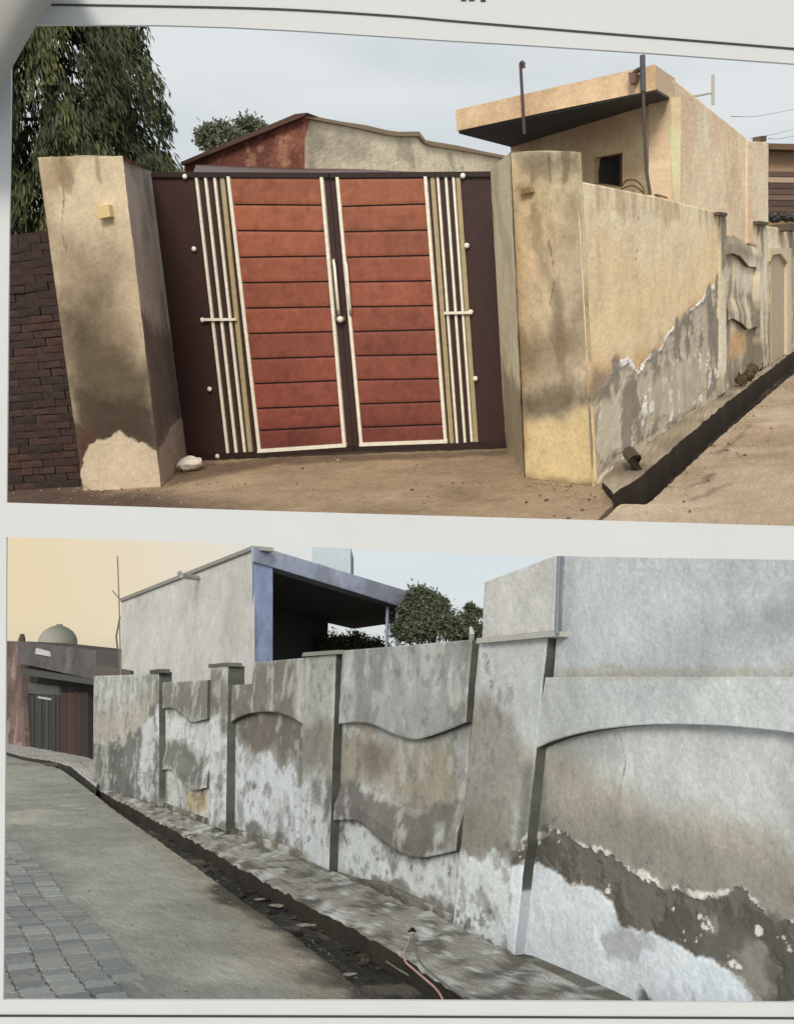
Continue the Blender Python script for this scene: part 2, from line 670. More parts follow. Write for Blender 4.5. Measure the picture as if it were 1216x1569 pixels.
pd_ = Paint(GA, gA, 8).base((62, 52, 45)).blot((40, 34, 30), 2.5, 0.0, 0.1, 0.8).blot((96, 82, 66), 3.0, 0.16, 0.06, 0.7)
b = MB()
b.grid(GA, resample(GA.uvs([(890, 822), (1050, 824), (1400, 560)], -0.19), 120), resample(GA.uvs([(820, 760), (1250, 480)], -0.19), 120), 60, -0.19, -0.22, pd_, None, None, 0.05, 0.0)
tag(b.build('drain_bed', M_GROUND, None, A), kind='structure')

pk = Paint(GA, gA, 9).base((158, 140, 114)).blot((110, 96, 78), 3, 0.06, 0.1, 0.7).blot((188, 172, 144), 4, 0.14, 0.08, 0.5)
b = MB()
b.grid(GA, resample(GA.uvs([(940, 754), (984, 724), (1050, 667), (1115, 613), (1216, 536), (1290, 480)], 0.07), 160),
       resample(GA.uvs([(922, 734), (952, 702), (1030, 640), (1080, 605), (1190, 520), (1270, 465)], 0.07), 160), 14, 0.07, -0.2, pk, lin((66, 56, 47)), None, 0.02, 0.015, 4, 0.012)
tag(b.build('drain_kerb', M_GROUND, None, A), kind='structure')

# ---- left gate pillar
p = Paint(LP, gA, 11).base((208, 186, 152))
p.blot((170, 146, 114), 1.6, 0.08, 0.12, 0.6)
p.poly([(70, 345), (130, 352), (205, 380), (225, 500), (235, 560), (245, 700), (120, 700), (95, 560), (80, 440)], (146, 126, 100), 0.22, 0.14, 3, 0.85)
p.poly([(88, 470), (150, 455), (170, 520), (232, 560), (246, 690), (200, 690), (130, 680), (108, 600)], (92, 79, 61), 0.24, 0.14, 4, 0.9)
p.poly([(105, 590), (150, 610), (240, 620), (247, 700), (130, 705)], (66, 55, 44), 0.08, 0.10, 5, 0.8)
p.poly([(190, 380), (212, 385), (234, 540), (214, 560), (195, 470)], (190, 168, 136), 0.14, 0.06, 5, 0.75)
p.poly([(100, 640), (140, 660), (160, 690), (140, 700), (115, 720), (105, 690)], (88, 62, 52), 0.03, 0.05, 6, 0.9)
p.poly([(130, 695), (150, 676), (182, 664), (212, 674), (246, 694), (250, 760), (150, 762), (124, 745), (126, 715)], (202, 180, 150), 0.012, 0.05, 7, 1.0, 0.012)
p.poly([(60, 240), (120, 242), (110, 270), (75, 300), (64, 290)], (164, 138, 106), 0.06, 0.1, 4, 0.7)
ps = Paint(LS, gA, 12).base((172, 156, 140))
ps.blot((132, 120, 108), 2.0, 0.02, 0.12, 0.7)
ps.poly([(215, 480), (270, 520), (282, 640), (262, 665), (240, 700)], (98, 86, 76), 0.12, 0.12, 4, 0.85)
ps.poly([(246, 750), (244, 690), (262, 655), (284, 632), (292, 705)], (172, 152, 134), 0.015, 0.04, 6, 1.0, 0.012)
p.line([(92, 242), (98, 300), (94, 352), (106, 400)], (110, 94, 74), 0.003, 0.004, 0.012, 9, 0.8)
p.line([(150, 400), (158, 470), (150, 520)], (80, 68, 54), 0.003, 0.004, 0.012, 9, 0.7)
p.blot((132, 112, 86), 7.0, 0.08, 0.06, 0.6, 0.12, [(56, 238), (190, 236), (192, 275), (60, 280)])
lp = thing('gate_pillar', A, LP.pt(190, 748), 'tall tan plaster gate pillar beside the tree, pale repair at its foot', 'pillar')
b = MB()
b.patch(LP, [(127, 753), (180, 752), (247, 746)], [(57, 240), (120, 238), (187, 238)], 0, None, p, 2.3, None, None, 0.004, 0.006, 3, 0.012)
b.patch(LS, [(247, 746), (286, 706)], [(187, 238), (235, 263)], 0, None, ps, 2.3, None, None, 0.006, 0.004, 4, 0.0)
tl, tr = LP.pt(57, 240), LP.pt(187, 238)
bl, br = LP.pt(127, 753), LP.pt(247, 746)
tb, bb_ = LS.pt(235, 263), LS.pt(286, 706)
tbl, bbl = tl + (tb - tr), bl + (bb_ - br)
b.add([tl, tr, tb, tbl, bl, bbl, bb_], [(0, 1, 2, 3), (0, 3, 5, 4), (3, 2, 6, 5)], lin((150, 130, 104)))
b.build('shaft', M_PLASTER, lp)
b = MB()
b.pprism(LP, [(147, 316), (166, 313), (169, 331), (150, 335)], -0.01, 0.07, lin((214, 190, 142)))
b.build('lug', M_PLASTER, lp)

# ---- brick wall left of the pillar
BW = Plane(A, LP.p0 - LP.n * 0.25, LP.u)
bw = thing('brick_wall', A, BW.pt(40, 760), 'dark sooty brick wall left of the tan gate pillar', 'wall')
u0, u1 = BW.uv(-70, 600)[0], BW.uv(118, 600)[0]
vtop = BW.uv(50, 350)[1]
b = MB()
b.uvprism(BW, [(u0, -0.1), (u1, -0.1), (u1, vtop - 0.03), (u0, vtop - 0.03)], -0.25, -0.012, lin((66, 52, 46)))
b.build('mortar', M_BRICK, bw)
bl_, bh = 0.225, 0.068
brk = {}
for kk in range(6):
    b = MB()
    j = nrng.uniform(-0.005, 0.005, (8, 3))
    x, y, z = bl_ / 2 - 0.003, 0.03, bh / 2 - 0.003
    c8 = np.array([(-x, -y, -z), (x, -y, -z), (x, y, -z), (-x, y, -z), (-x, -y, z), (x, -y, z), (x, y, z), (-x, y, z)]) + j
    cc_ = [(74, 56, 49), (68, 52, 46), (63, 52, 45), (78, 58, 50), (60, 50, 44), (70, 54, 49)][kk]
    b.box8(c8, lin(cc_, gA))
    brk[kk] = mesh_data('brick', b, np.zeros(3), M_BRICK, False)
ang = math.atan2(BW.u[1], BW.u[0])
row = 0
v = 0.0
while v < vtop - bh:
    uu = u0 - (bl_ / 2 if row % 2 else 0)
    while uu < u1 - 0.02:
        o = bpy.data.objects.new('brick', brk[rng.randrange(6) if v < vtop * 0.7 else rng.choice([1, 2, 4, 2])])
        COL.objects.link(o)
        o.parent = bw.o
        q = BW.pos(np.array([uu + bl_ / 2, v + bh / 2]), np.array(-0.012 + rng.uniform(-0.008, 0.008))) - bw.base
        o.location = q
        o.rotation_euler = (rng.uniform(-.02, .02), rng.uniform(-.02, .02), ang + rng.uniform(-.02, .02))
        uu += bl_
    v += bh
    row += 1

# ---- gate leaves
BROWN = lin((64, 44, 41))
BROWN2 = lin((50, 37, 34))
CREAM = lin((240, 230, 204), gA)
BRASS = lin((176, 156, 116), gA)


def lerp(a, c, t):
    return (a[0] + (c[0] - a[0]) * t, a[1] + (c[1] - a[1]) * t)


def bar(parent, name, top, bot, wid, w0, w1, col, mat=M_METAL):
    b = MB()
    h = wid / 2
    b.pprism(GP, [(bot[0] - h, bot[1]), (bot[0] + h, bot[1]), (top[0] + h, top[1]), (top[0] - h, top[1])], w0, w1, col)
    return b.build(name, mat, parent)


def leaf(label, side, edges, strips, brass, trimL, trimR, seams, rivets, bar_px, bot_y):
    t = thing('gate_leaf', A, GP.pt((edges[2][0] + edges[3][0]) / 2, (edges[2][1] + edges[3][1]) / 2), label, 'gate', 'leaves of the metal gate')
    b = MB()
    b.pprism(GP, [edges[3], edges[2], edges[1], edges[0]], -0.03, 0.0, BROWN)
    sheet = b.build('sheet', M_METAL, t)
    # rails round the leaf
    for a0, a1, wd in ((edges[0], edges[1], 8), (edges[3], edges[2], 9)):
        b = MB()
        s = 1 if a0[1] < 400 else -1
        b.pprism(GP, [a0, (a0[0], a0[1] + s * wd), (a1[0], a1[1] + s * wd), a1], 0.002, 0.028, BROWN2)
        b.build('rail', M_METAL, t)
    # planks
    n = len(seams)
    for i in range(n - 1):
        y0, y1 = seams[i], seams[i + 1]

        def q(e, y):
            tt = (y - e[0][1]) / (e[1][1] - e[0][1])
            return lerp(e[0], e[1], tt)
        L0, R0 = q(trimL, y0[0] + 1.3), q(trimR, y0[1] + 1.3)
        L1, R1 = q(trimL, y1[0] - 1.3), q(trimR, y1[1] - 1.3)
        b = MB()
        kx = i / (n - 1)
        c = np.array((164, 96, 68)) * (1 - kx) + np.array((134, 70, 58)) * kx
        c = c * rng.uniform(0.93, 1.04)
        pn = Paint(GP, gA, 40 + i).base(c)
        pn.blot(c * 0.86, 0.8, 0.04, 0.2, 0.5, 0.5).blot(c * 0.7, 9.0, 0.15, 0.06, 0.4, 1.0)
        if i >= n - 3:
            pn.poly([(L1[0] - 20, L1[1] + 10), (R1[0] + 20, R1[1] + 10), (R1[0] + 20, R1[1] - 6), (L1[0] - 20, L1[1] - 10)], (104, 54, 46), 0.08, 0.06, 5, 0.6)
        uvb = resample(GP.uvs([L1, R1], 0.018), 40)
        uvt = resample(GP.uvs([L0, R0], 0.018), 40)
        b.grid(GP, uvb, uvt, 10, 0.018, 0.0, pn, lin((50, 28, 22)), None, 0.0015, 0.003, 60 + i)
        b.build('plank', M_METAL, t)
    for e in (trimL, trimR):
        bar(t, 'trim', e[0], e[1], 4.6, 0.0, 0.03, CREAM)
    b = MB()
    b.pprism(GP, [(trimL[1][0] - 3, trimL[1][1] + 3), (trimR[1][0] + 3, trimR[1][1] + 3), (trimR[1][0] + 3, trimR[1][1] - 2.5), (trimL[1][0] - 3, trimL[1][1] - 2.5)], 0.002, 0.032, CREAM)
    b.build('trim', M_METAL, t)
    for tp, bt in strips:
        bar(t, 'strip', tp, bt, 3.6, 0.0, 0.02, CREAM)
    for tp, bt in brass:
        bar(t, 'strip', tp, bt, 6.5, 0.0, 0.016, BRASS)
    for (x, y) in rivets:
        b = MB()
        c = GP.pt(x, y, 0.03)
        b.ball(c, 0.024, CREAM, 10, 6, (1, 0.6, 1))
        b.build('rivet', M_METAL, sheet, smooth_=True)
    b = MB()
    (x0, y0), (x1, y1) = bar_px
    b.pprism(GP, [(x0, y0 + 2), (x1, y1 + 2), (x1, y1 - 2), (x0, y0 - 2)], 0.031, 0.046, CREAM)
    b.build('cross_bar', M_METAL, t)
    return t


sl = list(zip([272, 313, 353, 394, 433, 472, 511, 550, 588, 626, 660, 691], [272, 314, 354, 392, 431, 470, 508, 546, 583, 621, 653, 682]))
sr = list(zip([273, 316, 355, 394, 432, 470, 508, 545, 582, 619, 655, 680], [272, 312, 352, 391, 430, 468, 505, 543, 580, 615, 650, 677]))
lf = leaf('left metal gate leaf with orange brown planks, nearest the tall tan pillar', -1,
          [(231, 263), (503.5, 264), (541, 692), (286, 707)],
          [((300, 270), (349, 699)), ((314, 270), (362, 698)), ((328, 270), (375, 697))], [((340, 272), (384, 697))],
          ((349, 270), (397, 691)), ((492, 271), (527, 682)), sl,
          [(283, 270), (297, 381), (310, 490), (321, 596), (333, 699)], ((312, 489.5), (362, 489)), 0)
rf = leaf('right metal gate leaf with orange brown planks, nearest the corner pillar', 1,
          [(505, 264), (757, 262), (779, 686), (542.5, 692)],
          [((670, 269), (700, 679)), ((682.5, 269), (712, 678)), ((694, 269), (722.5, 677))], [((662, 270), (692, 679)), ((701, 269), (729, 677))],
          ((516, 271), (553, 681)), ((651, 270), (682, 676)), sr,
          [(709, 269), (715, 376), (721, 478), (728, 580)], ((680, 479.5), (722, 478.5)), 0)
for t, x in ((lf, 511), (rf, 529)):
    b = MB()
    yy = [398, 408, 440, 472, 482]
    dx = [0, 1.0, 4, 7, 8]
    b.tube([GP.pt(x + dx[i], yy[i], [0.03, 0.09, 0.1, 0.09, 0.03][i]) for i in range(5)], 0.014, CREAM, 8)
    b.build('handle', M_METAL, t, smooth_=True)
b = MB()
b.pprism(GP, [(513, 492), (528, 491), (527, 484), (512, 485)], 0.03, 0.05, lin((120, 100, 80)))
b.ball(GP.pt(521, 489, 0.06), 0.03, CREAM, 10, 6)
b.build('latch', M_METAL, lf)

# ---- right gate pillar
p = Paint(RP, gA, 21).base((222, 199, 164))
p.blot((158, 136, 102), 1.4, 0.05, 0.12, 0.65).blot((120, 100, 76), 3.0, 0.14, 0.08, 0.5, 0.4).blot((224, 204, 160), 2, 0.12, 0.1, 0.5)
p.poly([(780, 226), (892, 226), (890, 262), (850, 275), (800, 265)], (128, 114, 92), 0.08, 0.1, 4, 0.65)
p.poly([(790, 285), (815, 283), (818, 300), (800, 306)], (136, 116, 90), 0.04, 0.05, 6, 0.6)
p.poly([(786, 525), (835, 500), (870, 470), (905, 445), (908, 545), (850, 575), (800, 570)], (138, 119, 92), 0.16, 0.16, 3, 0.8)
p.poly([(800, 610), (860, 585), (912, 590), (914, 630), (850, 640), (802, 640)], (112, 97, 77), 0.10, 0.10, 5, 0.8)
p.poly([(806, 655), (840, 640), (908, 625), (925, 750), (802, 745)], (232, 204, 150), 0.05, 0.06, 5, 0.95)
p.line([(800, 728), (850, 740), (925, 745)], (120, 100, 74), 0.03, 0.04, 0.04, 6, 0.7)
pq = Paint(RS, gA * 1.25, 22).base((226, 202, 166))  # inner face painted lighter to make up for the shade on it
pq.blot((184, 160, 128), 2, 0.06, 0.1, 0.6)
pq.poly([(770, 560), (800, 600), (805, 740), (775, 690)], (140, 122, 96), 0.08, 0.1, 4, 0.8)
p.blot((118, 98, 74), 7.0, 0.04, 0.06, 0.65, 0.12, [(780, 228), (892, 228), (892, 275), (784, 280)])
p.line([(840, 235), (846, 300), (838, 360), (850, 420), (842, 470)], (120, 100, 76), 0.003, 0.004, 0.014, 9, 0.8)
rp = thing('gate_pillar', A, RP.pt(860, 740), 'wide cream gate pillar at the corner, yellowish patch at its foot', 'pillar')
b = MB()
b.patch(RP, [(803, 733), (860, 741), (914, 747)], [(781, 233), (830, 230), (889, 232)], 0, None, p, 2.3, None, None, 0.004, 0.006, 6, 0.0)
b.patch(RS, [(774, 684), (803, 733)], [(751, 259), (781, 233)], 0, None, pq, 2.0, None, None, 0.004, 0.0, 7, 0.0)
tl, tr = RP.pt(781, 233), RP.pt(889, 232)
bl, br = RP.pt(803, 733), RP.pt(914, 747)
tb, bb_ = RS.pt(751, 259), RS.pt(774, 684)
tbr, bbr = tr + (tb - tl), br + (bb_ - bl)
b.add([tl, tr, tbr, tb, br, bbr, bb_], [(0, 3, 2, 1), (1, 2, 5, 4), (3, 2, 5, 6)], lin((180, 160, 126)))
b.build('shaft', M_PLASTER, rp)
b = MB()
b.pprism(RP, [(797, 288), (812, 286), (814, 294), (799, 297)], -0.01, 0.03, lin((150, 128, 100)))
b.build('lug', M_PLASTER, rp)

# ---- long boundary wall running back on the right
p = Paint(WP, gA * 1.16, 25).base((226, 200, 162))
p.blot((204, 176, 136), 0.9, 0.06, 0.15, 0.6).blot((236, 212, 174), 1.5, 0.1, 0.1, 0.5)
p.poly([(880, 330), (980, 400), (1040, 420), (1100, 340), (1110, 450), (1000, 540), (880, 560)], (226, 192, 142), 0.2, 0.2, 2, 0.6)
p.poly([(880, 560), (985, 545), (1025, 520), (1060, 470), (1095, 430), (1112, 400), (1112, 470), (1040, 560), (970, 590), (880, 640)], (196, 156, 110), 0.12, 0.12, 3, 0.8)
edge_w = [(884, 622), (925, 596), (940, 560), (965, 552), (980, 572), (990, 548), (1012, 535), (1022, 512), (1040, 495), (1050, 482), (1075, 462), (1092, 440), (1104, 425)]
p.poly(edge_w + [(1112, 470), (1120, 610), (960, 700), (884, 765)], (186, 170, 146), 0.02, 0.06, 7, 1.0, -0.014)
p.line([(925, 594), (942, 560), (962, 553), (979, 573), (992, 549), (1012, 535), (1024, 511), (1042, 493), (1054, 480), (1076, 460), (1094, 438)], (250, 240, 214), 0.016, 0.008, 0.03, 8, 1.0, 0.006)
p.blot((122, 111, 97), 4.5, 0.0, 0.08, 0.8, 0.9, edge_w + [(1112, 470), (1110, 600), (1000, 660), (890, 720)])
p.poly([(995, 600), (1020, 560), (1075, 545), (1085, 590), (1040, 640), (1000, 650)], (196, 180, 152), 0.04, 0.09, 6, 0.7)
p.poly([(918, 610), (950, 605), (950, 690), (925, 712), (912, 690)], (206, 192, 162), 0.03, 0.06, 6, 0.85)
p.poly([(908, 560), (935, 575), (935, 615), (908, 610)], (132, 116, 98), 0.05, 0.06, 5, 0.7)
p.blot((238, 228, 202), 6.0, 0.2, 0.03, 0.8, 1.0, [(960, 590), (1110, 480), (1110, 590), (960, 690)])
p.blot((176, 150, 116), 6.0, 0.06, 0.07, 0.6, 0.12, [(885, 275), (1104, 322), (1104, 345), (885, 310)])
p.line([(975, 300), (980, 350), (972, 410), (985, 470), (980, 520)], (150, 124, 92), 0.003, 0.004, 0.014, 9, 0.8)
p.line([(1060, 318), (1056, 370), (1064, 420)], (150, 124, 92), 0.003, 0.004, 0.014, 9, 0.7)
aw = thing('boundary_wall', A, WP.pt(1000, 690), 'long peeling cream plaster wall running back from the corner pillar along the drain', 'wall')
b = MB()
b.patch(WP, [(912, 752), (1000, 686), (1108, 612)], [(888, 277), (1000, 300), (1104, 326)], 0, -0.02, p, 2.2, None, None, 0.005, 0.008, 9)
b.build('wall_face', M_PLASTER, aw)
b = MB()
uu1 = WP.uv(1230, 450)[0]
b.uvprism(WP, [(0.5, -0.3), (uu1, -0.3), (uu1, WP.uv(1000, 312)[1]), (0.5, WP.uv(920, 290)[1])], -0.24, -0.07, lin((190, 170, 140)))
b.build('wall_core', M_PLASTER, aw)
# the decorated far stretch
p2 = Paint(WP, gA, 27).base((222, 202, 168))
p2.blot((128, 114, 94), 2.2, 0.02, 0.07, 0.85, 0.5).blot((240, 226, 196), 1.5, 0.12, 0.06, 0.6)
p2.poly([(1105, 350), (1130, 348), (1150, 370), (1165, 400), (1140, 400), (1108, 400)], (150, 134, 110), 0.1, 0.15, 3, 0.8)
p2.poly([(1125, 510), (1150, 505), (1150, 540), (1125, 550)], (206, 166, 118), 0.08, 0.08, 4, 0.9)
p2.poly([(1105, 600), (1180, 545), (1180, 525), (1105, 575)], (150, 134, 112), 0.1, 0.15, 4, 0.8)
b = MB()
b.patch(WP, [(1108, 612), (1178, 562)], [(1104, 326), (1176, 346)], -0.06, -0.2, p2, 2.0, None, None, 0.008, 0.008, 10)
b.build('wall_face', M_PLASTER, aw)
DK = lin((96, 82, 66), gA)
for pts in ([(1112, 346), (1165, 356), (1164, 410), (1147, 408), (1135, 393), (1124, 388), (1112, 390)], [(1116, 455), (1160, 452), (1160, 500), (1146, 505), (1136, 495), (1124, 488), (1116, 490)]):
    b = MB()
    b.patch(WP, pts[2:][::-1], pts[:2], -0.01, -0.07, p2, 1.6, DK, None, 0.006, 0.004, 77, 0.0, True)
    b.build('raised_panel', M_PLASTER, aw)
for x0, x1, y0, y1 in ((1164, 1176, 342, 566), (1104, 1113, 328, 606)):
    b = MB()
    b.patch(WP, [(x0, y1), (x1, y1 - 8)], [(x0, y0), (x1, y0 + 3)], 0.025, -0.15, p2, 1.6, None, None, 0.006, 0.005, 12)
    pl_ = b.build('pilaster', M_PLASTER, aw)
    b = MB()
    b.pprism(WP, [(x0 - 2, y0 + 1), (x1 + 1, y0 + 3), (x1 + 1, y0 - 2), (x0 - 2, y0 - 4)], -0.1, 0.06, DK)
    b.build('cap', M_PLASTER, pl_)
# still farther stretch beyond the house
p3 = Paint(WP, gA, 28).base((220, 196, 162)).blot((150, 132, 108), 1.2, 0.03, 0.08, 0.8, 0.5).blot((236, 222, 196), 1.2, 0.1, 0.06, 0.6)
b = MB()
b.patch(WP, [(1178, 562), (1216, 535), (1262, 505)], [(1176, 346), (1216, 352), (1262, 365)], -0.05, -0.2, p3, 1.8, None, None, 0.012, 0.008, 13)
b.build('wall_face', M_PLASTER, aw)
b = MB()
b.pprism(WP, [(1200, 548), (1206, 544), (1206, 402), (1196, 388), (1184, 390), (1180, 400), (1180, 380), (1212, 380), (1212, 540), (1207, 548)], -0.05, 0.02, lin((214, 198, 172)))
b.build('arch_surround', M_PLASTER, aw)
b = MB()
b.pprism(WP, [(1181, 400), (1185, 391), (1196, 390), (1205, 404), (1205, 540), (1182, 556)], -0.049, -0.03, lin((186, 172, 150)))
b.build('recessed_panel', M_PLASTER, aw)
for x in (1210, 1222):
    b = MB()
    b.pprism(WP, [(x, 352), (x + 7, 353), (x + 7, 342), (x, 341)], -0.2, 0.12, DK)
    b.build('cap', M_PLASTER, aw)

# ---- flat-roofed house behind the right wall
hc = WP.pt(1028, 230, -0.04)
FD = A.dir(-1541, 681)
hs_pl = Plane(A, WP.p0 - WP.n * 0.04, WP.u)
fc = hs_pl.pt(1004, 117)
FP = Plane(A, fc, FD)
ZB = FP.uv(850, 168)[1]                    # underside of the eave
HQ = A.ground(782, 222, ZB)                # where the eave meets the far end of the front wall
HF = Plane(A, hc, HQ - hc)
ph = Paint(HF, gA * 1.32, 31).base((226, 184, 142)).blot((196, 152, 116), 1.0, 0.08, 0.12, 0.6).blot((236, 202, 162), 1.4, 0.1, 0.1, 0.5)
ph.poly([(782, 226), (1028, 160), (1028, 172), (782, 240)], (180, 146, 118), 0.15, 0.15, 3, 0.5)  # eave shade painted as a soft darker band along the wall top
ph2 = Paint(hs_pl, gA * 1.1, 32).base((232, 204, 166)).blot((216, 180, 142), 1.0, 0.08, 0.14, 0.6).blot((242, 218, 184), 1.4, 0.12, 0.1, 0.5)
ho = thing('flat_roof_house', A, offs(hc, 0, 0, 0), 'small cream house with deep flat eave above the right boundary wall', 'house')
b = MB()
for bot, top in (([(782, 330), (910, 345)], [(782, 218), (910, 184)]), ([(953, 350), (1028, 360)], [(953, 172), (1028, 148)]),
                 ([(910, 241), (953, 233)], [(910, 184), (953, 172)]), ([(910, 345), (953, 350)], [(911, 281), (953, 288)])):
    b.patch(HF, bot, top, 0, -0.12, ph, 2.4, None, None, 0.003, 0.0, 14)
b.build('front_wall', M_PLASTER, ho)
b = MB()
b.patch(hs_pl, [(1028, 345), (1145, 375)], [(1028, 118), (1145, 213)], 0, -0.2, ph2, 2.4, None, None, 0.006, 0.004, 15)
b.build('side_wall', M_PLASTER, ho)
b = MB()
b.patch(hs_pl, [(1145.5, 372), (1177, 380)], [(1145.5, 216), (1177, 217)], 0.03, -0.4, ph2, 2.4, None, None, 0.006, 0.004, 16)
b.build('corner_pier', M_PLASTER, ho)
b = MB()
b.pprism(hs_pl, [(1164, 216), (1174, 216), (1174, 207), (1165, 208)], -0.1, 0.0, lin((96, 80, 70)))
b.build('roof_finial', M_PLASTER, ho)
pf = Paint(FP, gA, 33).base((226, 192, 150)).blot((200, 160, 122), 1.5, 0.08, 0.1, 0.6)
b = MB()
b.patch(FP, [(700, 200), (850, 168), (1004, 137)], [(697, 168), (850, 133), (1004, 98)], 0, None, pf, 2.2, None, None, 0.003, 0.0, 17)
f0, f1 = FP.pt(700, 200, -0.004), FP.pt(1004, 137, -0.004)
f1[2] = f0[2] = ZB
ring = np.array([f0, f1, [hc[0], hc[1], ZB] + WP.u * 0.25, HQ + (HQ - f0) * 0.4])
hi = ring.copy()
hi[:, 2] += FP.uv(850, 133)[1] - ZB
b.prism(ring, hi, lin((206, 176, 142), gA))
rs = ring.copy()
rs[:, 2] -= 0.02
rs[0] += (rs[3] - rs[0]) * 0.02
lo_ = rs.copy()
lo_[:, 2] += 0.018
SOFFIT_SHADE = (rs, lo_)
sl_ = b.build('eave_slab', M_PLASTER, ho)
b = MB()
b.prism(SOFFIT_SHADE[0], SOFFIT_SHADE[1], lin((84, 84, 86)))  # thin dark plate whose colour stands for the shade under the eave
b.build('soffit_shade', M_PLASTER, sl_)
b = MB()
b.pprism(HF, [(908, 286), (955, 290), (955, 230), (908, 238)], -0.4, -0.3, lin((30, 26, 28)))
hwin = b.build('window', M_SMOOTH, ho)
for px in ([(910, 281), (913, 281), (913, 240), (910, 241)], [(949, 288), (953, 288), (953, 233), (949, 234)], [(913, 244), (949, 238), (949, 234), (913, 240)]):
    b = MB()
    b.pprism(HF, px, -0.16, -0.1, lin((120, 76, 66)))
    b.build('window_frame', M_SMOOTH, hwin)
b = MB()
c = HF.pt(936, 262, -0.2)
b.ball(c, 0.22, lin((52, 54, 56)), 14, 8, (1, 0.3, 1.2))
b.build('exhaust_fan', M_SMOOTH, hwin, smooth_=True)
# rods, pipe, cables on the eave
RUST = lin((84, 70, 66), gA)
b = MB()
b.tube([FP.pt(803, 205, 0.05), FP.pt(800, 150, 0.05), FP.pt(797, 96, 0.05), FP.pt(799, 94, 0.05), FP.pt(802, 96, 0.05), FP.pt(802, 104, 0.05)], 0.015, RUST, 6)
tag(b.build('iron_rod', M_METAL, None, A), 'thin hooked iron rod standing at the left part of the flat eave', 'rod')
b = MB()
b.tube([FP.pt(984, 84, 0.07), FP.pt(985, 140, 0.07)], 0.024, lin((86, 80, 84), gA), 8)
b.tube([FP.pt(985, 140, 0.07), FP.pt(988, 220, 0.07), FP.pt(990, 262, 0.07), FP.pt(996, 298, 0.07)], 0.014, RUST, 6)
pp = b.build('service_pipe', M_METAL, None, A)
tag(pp, 'dark upright service pipe running past the eave beside the small window', 'pipe')
b = MB()
b.pprism(FP, [(964, 128), (972, 126), (974, 112), (962, 110)], 0.0, 0.08, lin((120, 96, 84)))
b.tube([FP.pt(966, 116, 0.05), FP.pt(975, 108, 0.05), FP.pt(984, 104, 0.06)], 0.02, lin((90, 74, 66)), 6)
tag(b.build('insulator_bracket', M_METAL, None, A), 'small brown bracket on the eave face beside the upright pipe', 'bracket')
b = MB()
pts = smooth([(951, 286), (960, 276), (975, 277), (985, 288), (986, 302), (1004, 298), (1022, 303)], 6)
b.tube([WP.pt(x, y, 0.0) if False else HF.pt(x, y, 0.12) for x, y in pts], 0.008, lin((120, 98, 80)), 5)
b.tube([HF.pt(x, y, 0.1) for x, y in smooth([(951, 290), (968, 284), (982, 292), (990, 302)], 6)], 0.007, lin((120, 98, 80)), 5)
tag(b.build('cable', M_PLASTIC, None, A), 'loose brown cable looping at the foot of the service pipe', 'cable')
b = MB()
b.tube([A.at(1092, 160, 20), A.at(1092, 114, 20)], 0.03, lin((190, 184, 176)), 6)
b.tube([A.at(1062, 147, 20), A.at(1094, 141, 20)], 0.022, lin((190, 184, 176)), 6)
tag(b.build('roof_antenna', M_METAL, None, A), 'thin pale antenna mast on the cream house roof', 'antenna')
for i, (a0, a1, a2) in enumerate((((1120, 178), (1170, 176), (1300, 148)), ((1150, 212), (1190, 204), (1300, 176)), ((1177, 212), (1200, 211), (1300, 190)))):
    b = MB()
    b.tube([A.at(x, y, 22 + 3 * j) for j, (x, y) in enumerate(smooth([a0, a1, a2], 6))], 0.009, lin((110, 108, 106)), 5)
    tag(b.build('overhead_wire', M_PLASTIC, None, A), ['topmost thin wire strung across the sky right of the cream house', 'middle thin wire strung across the sky right of the cream house',
        'lowest thin wire strung across the sky right of the cream house'][i], 'wire', 'wires right of the house')

# ---- building at the far right edge
fb = A.at(1195, 340, 31)
FB = Plane(A, fb, np.array([1.0, -0.1, 0]))
ft = thing('shop_building', A, FB.pos(FB.uv(1195, 420), np.array(0.)), 'brown shuttered building at the right edge beyond the cream house', 'building')
b = MB()
b.pprism(FB, [(1172, 420), (1290, 420), (1290, 222), (1230, 224), (1172, 221)], -2, 0, lin((168, 142, 116)))
b.build('wall', M_PLASTER, ft)
for j in range(8):
    y = 262 + j * 9
    b = MB()
    b.pprism(FB, [(1176, y + 8), (1260, y + 9), (1260, y + 1), (1176, y)], 0.01, 0.12, lin([(96, 74, 64), (112, 92, 80), (84, 66, 58)][j % 3] if j != 1 else (176, 156, 136)))
    b.build('shutter_slat', M_METAL, ft)
b = MB()
b.pprism(FB, [(1174, 228), (1270, 230), (1270, 221), (1174, 219)], 0.01, 0.5, lin((112, 92, 78)))
b.build('canopy', M_PLASTER, ft)
b = MB()
for j in range(9):
    b.ball(FB.pt(1180 + j * 5, 334 + rng.uniform(-4, 4), 0.5), 0.12, lin((46, 42, 40)), 6, 4, (1, 1, rng.uniform(0.7, 1.3)))
b.build('goods', M_PLASTIC, ft)

# ---- house behind the gate
LH = 16.0
gc = A.at(468, 200, LH)
GB = Plane(A, gc, GP.u)
GSd = Plane(A, gc, A.dir(1427, 400))
lh = thing('brick_house', A, GB.pos(GB.uv(468, 320), np.array(0.)), 'low house behind the gate with red brick gable and patchy cream side', 'house')
pb = Paint(GB, 1.0, 51).base((138, 92, 78)).blot((104, 66, 58), 2.5, 0.0, 0.1, 0.8).blot((176, 132, 112), 5, 0.12, 0.06, 0.6)
b = MB()
b.patch(GB, [(282, 330), (380, 330), (469, 330)], [(282, 250), (380, 212), (468, 177)], 0, -0.3, pb, 2.2, None, None, 0.012, 0.01, 18)
b.build('gable', M_BRICK, lh)
b = MB()
b.pprism(GB, [(278, 253), (466, 177), (470, 172), (452, 174), (276, 248)], -0.35, 0.12, lin((96, 74, 66)))
b.build('gable_coping', M_PLASTER, lh)
